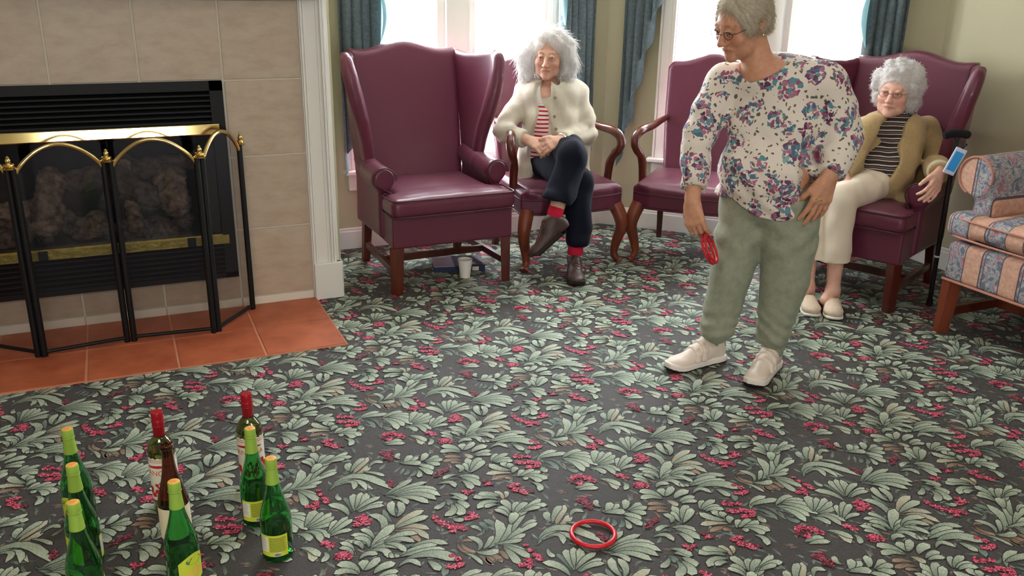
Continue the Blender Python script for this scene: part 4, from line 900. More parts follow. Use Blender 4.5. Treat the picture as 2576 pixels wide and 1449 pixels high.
wb = wine_bottle('red capped olive glass wine bottle standing behind the right row of green bottles'); wb.location = (.250, 2.458, 0); wb.rotation_euler[2] = cam_ang(.25, 2.458)-.25
c = copy_tree(wb); c['label'] = 'red capped olive glass wine bottle standing behind the brown open bottle'; c.location = (.003, 2.434, 0); c.rotation_euler[2] = cam_ang(0, 2.43)-.35
r = empty('brown_bottle', (.016, 2.256, 0), cam_ang(.016, 2.256), 'dark brown open bottle with a cream label in the middle of the bottles', 'bottle')
bottle_glass(R_PROF, M_BROWN, .0024, r); wrap(MB(), .041, -1.35, 1.35, .025, .120, 40).obj('label', M_LABC, r, True)

# rings
M_RING = mat('red_plastic', (196, 22, 38), 0.28, 0.5)
def ring(name, R, rr, m, label, parent=None, M=None, group=None):
    V = []; F = []; n, k = 72, 14
    for i in range(n):
        a = 2*PI*i/n
        for j in range(k):
            b = 2*PI*j/k; q = R+rr*math.cos(b); v = Vector((q*math.cos(a), q*math.sin(a), rr*math.sin(b)*.9)); V.append(M@v if M else v)
            F.append((i*k+j, ((i+1) % n)*k+j, ((i+1) % n)*k+(j+1) % k, i*k+(j+1) % k))
    o = mesh_obj(name, V, F, m, parent, True)
    return tag(o, label, 'ring', group)
o = ring('toss_ring', .0605, .0066, M_RING, 'red plastic toss ring lying alone on the carpet'); o.location = (1.081, 1.83, .0095)

# cup, book, cane
M_CUP = mat('white_foam', (236, 232, 224), 0.6, 0.4)
c = MB().lathe([(.0005, 0), (.026, 0), (.0265, .002), (.0375, .093), (.0395, .095), (.0395, .098), (.0365, .098), (.0360, .093), (.0250, .006), (.0005, .006)], 32, cap=False).obj('foam_cup', M_CUP, auto=True)
tag(c, 'white foam cup on the carpet under the empty wing chair', 'cup'); c.location = (1.574, 4.119, .0015)
bk = empty('book', (1.600, 4.300, 0.002), math.radians(-14), 'hardback book with navy cover and pale spine lying under the empty wing chair', 'book')
M_NAVY = mat('navy_cover', (34, 38, 74), 0.4, 0.5); M_PAGE = mat('book_pages', (216, 208, 196), 0.8, 0.3); M_COV = mat('greyed_lilac_cover', (150, 138, 156), 0.4, 0.5)
MB().box((0, 0, .016), (.262, .178, .024), bev=.002).obj('pages', M_PAGE, bk); cv = MB().box((.055, 0, .031), (.165, .190, .003)).box((0, 0, .0025), (.272, .190, .004)).box((0, -.0935, .016), (.272, .004, .026)).obj('cover', M_NAVY, bk)
MB().box((-.082, 0, .031), (.110, .190, .003)).obj('cover_flap', M_COV, bk); MB().box((.085, -.096, .016), (.035, .002, .022)).obj('spine_label', M_PAGE, bk)
M_FOAMB = mat('black_foam_grip', (24, 22, 24), 0.9, 0.3, bump=(120, 0.5)); M_CANE = mat('black_cane_shaft', (22, 21, 24), 0.35, 0.5)
cb, ct = Vector((3.530, 2.880, .004)), Vector((3.500, 2.868, .835)); cn = empty('walking_cane', cb, 0, 'black walking cane with foam grip leaning beside the occupied wing chair', 'cane')
def cobj(mb, n, m): o = mb.obj(n, m, None, auto=True); o.data.transform(Matrix.Translation(-cb)); o.parent = cn; return o
cobj(MB().tube([cb+Vector((0, 0, .02)), ct], .011, 12), 'shaft', M_CANE); cobj(MB().tube([cb, cb+Vector((0, 0, .035))], [.016, .013], 14), 'rubber_tip', M_FOAMB)
g0 = ct-Vector((.055, -.025, 0)); g1 = ct+Vector((.050, -.022, .004)); cobj(MB().tube(bez([g0, ct+Vector((-.02, .01, .012)), ct+Vector((.02, -.01, .012)), g1], 12), [.014]+[.019]*(len(bez([g0, ct, ct, g1], 12))-2)+[.015], 14), 'foam_grip', M_FOAMB)
cobj(MB().tube([cb+(ct-cb)*.30, cb+(ct-cb)*.31], .0125, 12), 'steel_collar', M_TRIM)
M_SLV = translucent('clear_plastic_sleeve', (214, 222, 244), 0.2, rough=.3); M_BLUE = mat('bright_blue_card', (40, 150, 226), 0.35, 0.5)
tc_ = body_pt(2402, 406, (3.37, 2.75)); tgp = empty('tag_sleeve', tc_, 0, 'bright blue card in a clear plastic sleeve held against the cane', 'tag')
Rt = Matrix(((CR_[0], CU_[0], -CF_[0]), (CR_[1], CU_[1], -CF_[1]), (CR_[2], CU_[2], -CF_[2]))).to_4x4()@Matrix.Rotation(math.radians(-22), 4, 'Z')@Matrix.Rotation(.35, 4, 'X')
MB().box((0, 0, 0), (.052, .122, .008), Rt, .005).obj('sleeve', M_SLV, tgp); MB().box((0, 0, .0035), (.037, .088, .004), Rt, .001).obj('card', M_BLUE, tgp)
lp = MB().tube([tuple(Rt@Vector((0, .06, 0))), tuple(Rt@Vector((.01, .085, 0))), tuple(Vector(ct)-Vector(tc_)-Vector((0, 0, .03)))], .003, 6); lp.obj('strap', M_FOAMB, tgp)

# ------------------------------------------------------------------ people
RH = np.array([FH[1], -FH[0], 0.0]); ZZ = np.array([0, 0, 1.0])
def unit(v): v = np.asarray(v, float); return v/np.linalg.norm(v)
def hframe(yaw, pitch=0, roll=0):
    """columns: person's left, backwards, up.  yaw 0 faces the photographer, positive turns towards the fireplace"""
    c, s = math.cos(yaw), math.sin(yaw); back = FH*c+RH*s; left = RH*c-FH*s; up = ZZ
    f = -back*math.cos(pitch)-up*math.sin(pitch); up2 = np.cross(-left, f)*-1 if False else up*math.cos(pitch)+(-back)*math.sin(pitch)
    back2 = -f; l2 = left*math.cos(roll)+up2*math.sin(roll); u2 = up2*math.cos(roll)-left*math.sin(roll)
    return np.stack([l2, back2, u2], 1)
def lop(F, p, d, rad, depth, k=0.004):
    """cut square across at p, removing what lies along d"""
    d = unit(d); a = unit(np.cross(d, [0.3, 0.2, 1.0])); b = np.cross(d, a)
    return F.box(np.asarray(p, float)+d*depth, (rad, rad, depth), .002, k, 'sub', R=np.stack([a, b, d], 1))
def head(F, T, R, s=1.0, smile=0.0, age=1.0):
    F.frame(T, np.asarray(R)); S = lambda *v: np.array(v)*s
    F.ell(S(0, .018, .035), S(.077, .094, .088), .02*s); F.ell(S(0, -.022, -.022), S(.064, .070, .086), .03*s)
    F.ell(S(0, -.040, -.078), S(.046, .045, .034), .025*s); F.ell(S(0, -.080, -.098), S(.020, .014, .015), .02*s)
    for e in (-1, 1):
        F.ell(S(e*.040, -.062, -.028), S(.024, .020, .020), .022*s); F.ell(S(e*.044, -.038, -.070), S(.020, .026, .024), .02*s)
        F.ell(S(e*.031, -.098, .006), S(.017, .014, .0105), .012*s, 'sub')
    F.cap(S(-.036, -.078, .025), S(.036, -.078, .025), .011*s, k=.014*s)
    F.cap(S(0, -.088, .018), S(0, -.108, -.024), .0075*s, .0115*s, .010*s); F.ell(S(0, -.112, -.030), S(.0115, .012, .010), .008*s)
    for e in (-1, 1):
        F.ell(S(e*.0125, -.100, -.034), S(.0085, .010, .0075), .006*s); F.ell(S(e*.007, -.108, -.041), S(.0035, .0045, .003), .003*s, 'sub')
        # lids
        F.chain([S(e*.017, -.0835, .006), S(e*.024, -.0925, .0125), S(e*.033, -.0925, .0135), S(e*.044, -.082, .0075)], [.0028*s, .0036*s, .0038*s, .003*s], .005*s)
        F.chain([S(e*.017, -.0835, .003), S(e*.026, -.0895, -.0035), S(e*.035, -.088, -.0035), S(e*.045, -.079, .003)], [.0024*s, .003*s, .003*s, .0024*s], .005*s)
        F.cap(S(e*.019, -.098, -.034), S(e*.034, -.082, -.064), .0028*s, .0034*s, .006*s, 'sub')
        if age: F.cap(S(e*.030, -.078, -.086), S(e*.028, -.084, -.070), .0015*s, .0018*s, .006*s, 'sub'); F.cap(S(e*.022, -.092, -.008), S(e*.040, -.082, -.010), .0012*s, .0014*s, .005*s, 'sub')
        F.ell(S(e*.079, .018, .000), S(.008, .018, .030), .006*s, R=[[.94, 0, e*.2], [0, 1, 0], [-e*.2, 0, .97]]); F.ell(S(e*.086, .012, .002), S(.005, .010, .018), .004*s, 'sub')
    w = .026+.004*smile; zc = -.060+.006*smile
    F.chain([S(-w, -.083, zc), S(-.009, -.0908, -.0558), S(0, -.0915, -.057), S(.009, -.0908, -.0558), S(w, -.083, zc)], [.0025*s, .0036*s, .0034*s, .0036*s, .0025*s], .006*s)
    F.chain([S(-w+.003, -.083, zc-.004), S(0, -.0900, -.0668), S(w-.003, -.083, zc-.004)], [.0025*s, .0045*s, .0025*s], .006*s)
    F.chain([S(-w, -.090, zc-.001), S(-.008, -.0968, -.0612), S(.008, -.0968, -.0612), S(w, -.090, zc-.001)], [.0012*s, .0016*s, .0016*s, .0012*s], .002*s, 'sub')
    for z in (.048, .058, .068)[:2]: F.cap(S(-.03, -.0815+.10*(z-.048), z), S(.03, -.0815+.10*(z-.048), z), .0012*s, k=.004*s, mode='sub')
    F.frame()
def hand(F, W, fd, back, R_or_L, curls=(.3, .35, .4, .45), s=1.0, thumb=(.55, .75, -.35), spread=.05, forearm=None, tcurl=.3):
    """W wrist point, fd finger direction, back = direction of the back of the hand; R_or_L=+1 when the thumb lies along cross(fd,back)"""
    y = unit(fd); z = unit(np.asarray(back, float)-y*(np.asarray(back, float)@y)); x = np.cross(y, z)*R_or_L
    A = lambda v: np.asarray(W, float)+(x*v[0]+y*v[1]+z*v[2])*s
    F.chain([A((0, -.01, 0)), A((0, .03, .002))], [.026*s, .028*s], .012, flat=(z, .62))
    for i, xx in enumerate((-.027, -.009, .009, .027)): F.cap(A((xx*.6, .015, 0)), A((xx, .080-.004*abs(i-2), .002)), .013*s, .0125*s, .010)
    L = [(.030, .019, .016), (.036, .023, .018), (.040, .026, .019), (.036, .023, .018)]
    for i, xx in enumerate((-.029, -.010, .010, .029)):
        p = np.array((xx, .082-.004*abs(i-2), .002)); a = 0.0; sp = (i-1.5)*spread
        for j in range(3):
            a += curls[i]*(1.0, 1.25, .8)[j]; d = np.array((math.sin(sp), math.cos(a)*math.cos(sp), -math.sin(a))); q = p+d*L[i][j]
            F.cap(A(p), A(q), (.0092-.0006*j)*s, (.0086-.0008*j)*s, .0035); p = q
    t = unit(thumb); p = np.array((.022, .018, -.004)); q = p+t*.040; F.cap(A(p), A(q), .0145*s, .0115*s, .010)
    t2 = unit(t*np.array((.55, 1.1, 1.2))+np.array((0, 0, -tcurl))); r_ = q+t2*.030; F.cap(A(q), A(r_), .0105*s, .0095*s, .004); t3 = unit(t2+np.array((-.2, .1, -tcurl))); F.cap(A(r_), A(r_+t3*.022), .0095*s, .008*s, .004)
def skin_mat(name, col, col2):
    m = mat(name, col, 0.5, 0.45, noise=(55, 0.55), col2=col2, bump=(230, 0.25), subs=0.08); nt = m.node_tree; b = nt.nodes['Principled BSDF']; src = b.inputs['Base Color'].links[0].from_socket
    at = nt.nodes.new('ShaderNodeAttribute'); at.attribute_name = 'tint'; mx = nt.nodes.new('ShaderNodeMix'); mx.data_type = 'RGBA'; mx.blend_type = 'MULTIPLY'; mx.inputs[0].default_value = 1
    nt.links.new(src, mx.inputs[6]); nt.links.new(at.outputs['Color'], mx.inputs[7]); nt.links.new(mx.outputs[2], b.inputs['Base Color']); return m
def face_paint(T, R, s, brow=(.62, .60, .58)):
    def f(V):
        C = np.ones((len(V), 3)); p = (V-np.asarray(T))@np.asarray(R)/s; x, y, z = p.T; front = y < -.06; ax = np.abs(x)
        lip = np.exp(-(((z+.0612)/.0066)**4))*np.exp(-((ax/.023)**6))*(y < -.078); C *= 1-lip[:, None]*np.array([.14, .42, .36])
        ch = np.exp(-((ax-.042)/.02)**2-((z+.03)/.022)**2)*front+np.exp(-(x/.014)**2-((z+.03)/.014)**2)*(y < -.09)*.8; C *= 1-ch[:, None]*np.array([.0, .16, .14])
        zb = .027+.004*np.cos((ax-.03)*90); bw = np.exp(-(((z-zb)/.0038)**2))*((ax > .013) & (ax < .048))*(y < -.055); C *= 1-bw[:, None]*(1-np.array(brow))
        ey = np.exp(-((ax-.031)/.017)**4-((z-.005)/.012)**4)*(y < -.07); C *= 1-ey[:, None]*np.array([.16, .22, .20])  # eye sockets darkened: their shade is painted into the skin tint
        return C
    return f
def eyes(root, T, R, s, gaze=(0, -1, 0), iris=(96, 112, 122)):
    M_EYE = mat('eye', (222, 214, 206), 0.15, 0.5); nt = M_EYE.node_tree; b = nt.nodes['Principled BSDF']; at = nt.nodes.new('ShaderNodeAttribute'); at.attribute_name = 'tint'; nt.links.new(at.outputs['Color'], b.inputs['Base Color'])
    g = unit(np.asarray(R)@np.asarray(gaze, float))
    for e in (-1, 1):
        c = np.asarray(T)+np.asarray(R)@(np.array([e*.031, -.0795, .0048])*s); F = Field(c-.016*s, c+.016*s, .0009*s); F.ell(c, np.array([.0112]*3)*s, 0)
        def paint(V):
            a = (V-c)/np.linalg.norm(V-c, axis=1)[:, None]@g; C = np.tile([lin(214), lin(204), lin(198)], (len(V), 1)); C[a > .86] = [lin(v) for v in iris]; C[a > .965] = [.01, .01, .01]; return C
        F.mesh('eye', M_EYE, root, paint=paint)
def strands(name, m, parent, roots, dirs, length, seg=8, r=.0006, grav=.0, curl=0.0, cfreq=9.0, jitter=.25, seed=0, pull=None):
    """many fine hair strands as thin three-sided tubes in one mesh"""
    rs = np.random.RandomState(seed); n = len(roots); P = np.asarray(roots, float).copy(); D = np.asarray(dirs, float)+rs.randn(n, 3)*jitter; D /= np.linalg.norm(D, axis=1)[:, None]
    L = length*(0.6+.6*rs.rand(n)); ph = rs.rand(n)*6.28; pts = [P.copy()]; st = (L/seg)[:, None]
    U = np.cross(D, rs.randn(n, 3)); U /= np.linalg.norm(U, axis=1)[:, None]
    for j in range(seg):
        D = D+np.array([0, 0, -grav])*(1.0/seg)
        if pull is not None: D = D+pull(P)*(1.0/seg)
        D += U*(curl*np.sin(ph+j*cfreq/seg*2))[:, None]+np.cross(U, D)*(curl*np.cos(ph+j*cfreq/seg*2))[:, None]
        D /= np.linalg.norm(D, axis=1)[:, None]; P = P+D*st; pts.append(P.copy())
    pts = np.stack(pts, 1); m_ = seg+1; T_ = np.gradient(pts, axis=1); T_ /= np.linalg.norm(T_, axis=2)[..., None]+1e-9
    A = np.cross(T_, np.broadcast_to(U[:, None, :], T_.shape)); A /= np.linalg.norm(A, axis=2)[..., None]+1e-9; B = np.cross(T_, A); V = np.empty((n, m_, 3, 3))
    tr = r*(1-.7*np.linspace(0, 1, m_)**2)[None, :, None]
    for k in range(3): V[:, :, k] = pts+(A*math.cos(k*2.094)+B*math.sin(k*2.094))*tr
    base = (np.arange(n)*m_*3)[:, None, None, None]+(np.arange(seg)*3)[None, :, None, None]; k = np.arange(3)[None, None, :, None]; k1 = (k+1) % 3
    Q = np.concatenate([base+k, base+k1, base+3+k1, base+3+k], 3).reshape(-1, 4)
    return np_mesh(name, V.reshape(-1, 3), Q, m, parent)
def scalp(n, T, R, s, seed, rx=(.088, .104, .100), zc=.035, ymin=None, keep=None):
    rs = np.random.RandomState(seed); d = rs.randn(n*3, 3); d /= np.linalg.norm(d, axis=1)[:, None]; p = d*np.array(rx)+np.array([0, .018, zc])
    k = keep(p, d); p, d = p[k][:n], d[k][:n]; R = np.asarray(R); return np.asarray(T)+(p*s)@R.T, d@R.T
def hair_mat(name, col, w=.35):
    m = translucent(name, col, w, noise=(120, .6), rough=.45); return m
def shoe(name, root, T, R, upper, sole, L=.27, kind='laced', lace=None):
    T = np.asarray(T, float); R = np.asarray(R, float); c = T+R@np.array([0, -L*.32, .05]); F = Field(c-np.array([.22, .22, .10]), c+np.array([.22, .22, .13]), .0045); k = L/.27; S = lambda *v: np.array(v)*np.array([1, k, 1]); F.frame(T, R)
    hi = 0 if kind == 'slip' else 1
    F.ell(S(0, .030, .045), S(.034, .042, .036+.014*hi), .02); F.ell(S(0, -.060, .040), S(.039, .075, .030+.008*hi), .03); F.ell(S(0, -.150, .030), S(.045, .062, .026), .03)
    if hi: F.cap(S(0, -.03, .065), S(0, .012, .088), .037, .041, .02); F.cap(S(0, -.05, .070), S(0, -.020, .102), .024, .026, .02); F.cap(S(0, -.085, .055), S(0, -.03, .080), .022, .026, .02)
    else: F.ell(S(0, -.005, .085), S(.027, .062, .040), .008, 'sub')
    out = [(.030, .066), (.036, .04), (.036, -.02), (.040, -.09), (.046, -.14), (.042, -.185), (.022, -.212), (-.010, -.216), (-.034, -.196), (-.045, -.15), (-.040, -.09), (-.034, -.02), (-.034, .04), (-.026, .066), (0, .076)]
    out = [(a, b*k) for a, b in out]
    F.cut(lambda x, y, z: .014-((x-T[0])*R[0, 2]+(y-T[1])*R[1, 2]+(z-T[2])*R[2, 2]))
    u = F.mesh(name, upper, root)
    G = Field(c-np.array([.22, .22, .08]), c+np.array([.22, .22, .03]), .0045); G.frame(T, R); th = .030 if kind == 'sneaker' else (.014 if kind == 'slip' else .024)
    G.poly([(a*1.04, b*1.02) for a, b in out], 'z', .0, th, .006, bend=lambda x, y: .014*np.clip((-y-.15)/.07, 0, 1)**2)
    G.mesh('sole', sole, u)
    if kind == 'sneaker':
        G = Field(c-np.array([.22, .22, .08]), c+np.array([.22, .22, .0]), .0045); G.frame(T, R)
        G.poly([(a*1.06, b*1.03) for a, b in out], 'z', .0, .010, .004, bend=lambda x, y: .014*np.clip((-y-.15)/.07, 0, 1)**2); G.mesh('outsole', M_OUTS, u)
        for y0, z0 in ((-.052, .098), (-.084, .079)):
            H = Field(c-.13, c+.13, .0035); H.frame(T, R)
            for dy in (-.008, 0, .008): H.chain([S(-.040, y0-.008+dy, .036), S(-.033, y0+dy, z0*.74), S(-.016, y0+dy, z0-.004), S(0, y0+dy, z0+.001), S(.016, y0+dy, z0-.004), S(.033, y0+dy, z0*.74), S(.040, y0-.008+dy, .036)], [.0060]*7, .008)
            H.mesh('strap', upper, u)
    if kind == 'laced':
        mb = MB()
        for j in range(4):
            y0, z0 = -.052-.018*j, .107-.0108*j
            for e in (-1, 1): mb.tube([tuple(T+R@S(e*.018, y0, z0-.010)), tuple(T+R@S(0, y0-.006, z0)), tuple(T+R@S(-e*.018, y0-.014, z0-.013))], .0028, 6)
        for e in (-1, 1): mb.tube(bez([tuple(T+R@S(0, -.045, .100)), tuple(T+R@S(e*.02, -.040, .112)), tuple(T+R@S(e*.035, -.050, .098)), tuple(T+R@S(e*.008, -.052, .098))], 12), .0024, 6)
        mb.obj('laces', lace or upper, u, auto=True)
    return u
def specs(root, T, R, s, rim, m):
    g = empty('glasses'); g.parent = root; S = lambda *v: tuple(np.asarray(T)+np.asarray(R)@(np.array(v)*s)); fr = MB()
    for e in (-1, 1):
        P = [S(e*.032+.0215*math.cos(t), -.1035+.006*abs(math.cos(t)), .002+.0145*math.sin(t)) for t in np.linspace(0, 2*PI, 25)]; fr.tube(P, rim, 6, cap=False)
        fr.tube([S(e*.053, -.098, .008), S(e*.070, -.088, .009), S(e*.082, -.02, .010), S(e*.084, .020, .006)], rim, 6)
    fr.tube(bez([S(-.0115, -.104, .004), S(0, -.110, .008), S(.0115, -.104, .004)], 8), rim, 6); fr.obj('frame', m, g, auto=True)
    ln = MB()
    for e in (-1, 1): n0 = len(ln.V); ln.add([S(e*.032+.021*math.cos(t), -.1032+.006*abs(math.cos(t)), .002+.014*math.sin(t)) for t in np.linspace(0, 2*PI, 21)[:-1]], [tuple(range(20))])
    ln.obj('lens', M_PANE, g)
    return g
def surf_samples(o, n, seed, keep=None):
    me = o.data; nv = len(me.vertices); P = np.empty(nv*3, np.float32); me.vertices.foreach_get('co', P); N_ = np.empty(nv*3, np.float32); me.vertices.foreach_get('normal', N_)
    P = P.reshape(-1, 3).astype(float); N_ = N_.reshape(-1, 3).astype(float); i = np.arange(nv)
    if keep is not None: i = i[keep(P)]
    i = np.random.RandomState(seed).choice(i, n); return P[i]-N_[i]*.003, N_[i]
M_OUTS = mat('dark_rubber_outsole', (44, 32, 36), 0.7, 0.3)
def floral_print():
    m = mat('floral_jersey', (226, 216, 204), 0.8, 0.25, bump=(300, .2), sheen=.1); nt = m.node_tree; b = nt.nodes['Principled BSDF']; N = nt.nodes.new; Lk = nt.links.new
    tc = N('ShaderNodeTexCoord')
    nz = N('ShaderNodeTexNoise'); nz.inputs['Scale'].default_value = 42; nz.inputs['Detail'].default_value = 2; Lk(tc.outputs['Object'], nz.inputs[0])
    wv = N('ShaderNodeMix'); wv.data_type = 'VECTOR'; wv.inputs[0].default_value = 0.028; Lk(tc.outputs['Object'], wv.inputs[4]); Lk(nz.outputs['Color'], wv.inputs[5]); P = wv.outputs[1]
    def vor(scale, feat='F1'):
        v = N('ShaderNodeTexVoronoi'); v.inputs['Scale'].default_value = scale; v.feature = feat; Lk(P, v.inputs[0]); return v
    def lt(s, t):
        n = N('ShaderNodeMath'); n.operation = 'LESS_THAN'; Lk(s, n.inputs[0]); n.inputs[1].default_value = t; return n.outputs[0]
    def mul(a, c):
        n = N('ShaderNodeMath'); n.operation = 'MULTIPLY'; Lk(a, n.inputs[0]); Lk(c, n.inputs[1]); return n.outputs[0]
    big = vor(14.5); cluster = lt(big.outputs['Distance'], .50); pet = vor(66); petal = lt(pet.outputs['Distance'], .62); mask = mul(cluster, petal)
    ramp = N('ShaderNodeValToRGB'); sp = N('ShaderNodeSeparateColor'); Lk(pet.outputs['Color'], sp.inputs[0]); mixf = N('ShaderNodeMath'); mixf.operation = 'MULTIPLY_ADD'; Lk(sp.outputs[0], mixf.inputs[0]); mixf.inputs[1].default_value = .45
    sb = N('ShaderNodeSeparateColor'); Lk(big.outputs['Color'], sb.inputs[0]); m5 = N('ShaderNodeMath'); m5.operation = 'MULTIPLY'; Lk(sb.outputs[1], m5.inputs[0]); m5.inputs[1].default_value = .55; Lk(m5.outputs[0], mixf.inputs[2]); Lk(mixf.outputs[0], ramp.inputs[0])
    e = ramp.color_ramp.elements; ramp.color_ramp.interpolation = 'CONSTANT'; stops = [(0, (96, 58, 86)), (.2, (150, 82, 108)), (.34, (92, 140, 150)), (.48, (170, 110, 132)), (.6, (84, 108, 132)), (.72, (112, 70, 98)), (.84, (128, 168, 166))]
    while len(e) < len(stops): e.new(.5)
    for k, (p, c) in enumerate(stops): e[k].position = p; e[k].color = rgb(*c)
    lf = vor(58); leaf = lt(lf.outputs['Distance'], .30); sc_ = N('ShaderNodeSeparateColor'); Lk(lf.outputs['Color'], sc_.inputs[0]); leaf = mul(leaf, lt(sc_.outputs[0], .72))
    m1 = N('ShaderNodeMix'); m1.data_type = 'RGBA'; Lk(leaf, m1.inputs[0]); m1.inputs[6].default_value = rgb(224, 212, 200); m1.inputs[7].default_value = rgb(104, 98, 82)
    m2 = N('ShaderNodeMix'); m2.data_type = 'RGBA'; Lk(mask, m2.inputs[0]); Lk(m1.outputs[2], m2.inputs[6]); Lk(ramp.outputs[0], m2.inputs[7]); Lk(m2.outputs[2], b.inputs['Base Color']); return m
def striped(name, stops, period, warp=.012, phase=0.0, low=None):
    """horizontal knit stripes by height"""
    m = mat(name, (200, 200, 200), 0.85, 0.2, bump=(260, .3), sheen=.1); nt = m.node_tree; b = nt.nodes['Principled BSDF']; N = nt.nodes.new; Lk = nt.links.new
    tc = N('ShaderNodeTexCoord'); sp = N('ShaderNodeSeparateXYZ'); Lk(tc.outputs['Object'], sp.inputs[0]); nz = N('ShaderNodeTexNoise'); nz.inputs['Scale'].default_value = 7; Lk(tc.outputs['Object'], nz.inputs[0])
    a = N('ShaderNodeMath'); a.operation = 'MULTIPLY_ADD'; Lk(nz.outputs[0], a.inputs[0]); a.inputs[1].default_value = warp*2; Lk(sp.outputs['Z'], a.inputs[2])
    d = N('ShaderNodeMath'); d.operation = 'MULTIPLY_ADD'; Lk(a.outputs[0], d.inputs[0]); d.inputs[1].default_value = 1/period; d.inputs[2].default_value = phase; f = N('ShaderNodeMath'); f.operation = 'FRACT'; Lk(d.outputs[0], f.inputs[0])
    r_ = N('ShaderNodeValToRGB'); Lk(f.outputs[0], r_.inputs[0]); r_.color_ramp.interpolation = 'CONSTANT'; e = r_.color_ramp.elements
    while len(e) < len(stops): e.new(.5)
    for k, (p, c) in enumerate(stops): e[k].position = p; e[k].color = rgb(*c)
    out = r_.outputs[0]
    if low:
        g = N('ShaderNodeMath'); g.operation = 'GREATER_THAN'; Lk(sp.outputs['Z'], g.inputs[0]); g.inputs[1].default_value = low[0]; mx = N('ShaderNodeMix'); mx.data_type = 'RGBA'; Lk(g.outputs[0], mx.inputs[0]); Lk(out, mx.inputs[6]); mx.inputs[7].default_value = rgb(*low[1]); out = mx.outputs[2]
    Lk(out, b.inputs['Base Color']); return m
M_SKIN_S = skin_mat('tanned_skin', (206, 152, 122), (182, 122, 96)); M_SKIN_1 = skin_mat('fair_skin', (216, 170, 148), (192, 136, 114)); M_SKIN_3 = skin_mat('pale_skin', (224, 178, 158), (204, 148, 128))
M_FLOWER = floral_print(); M_SAGE = mat('sage_grey_sweatpants', (150, 154, 134), 0.9, 0.2, noise=(40, .35), bump=(260, .35), sheen=.2); M_SHOEW = mat('cream_white_leather', (226, 210, 196), 0.4, 0.5, bump=(40, .2)); M_MIDS = mat('white_midsole', (232, 224, 216), 0.5, 0.4)

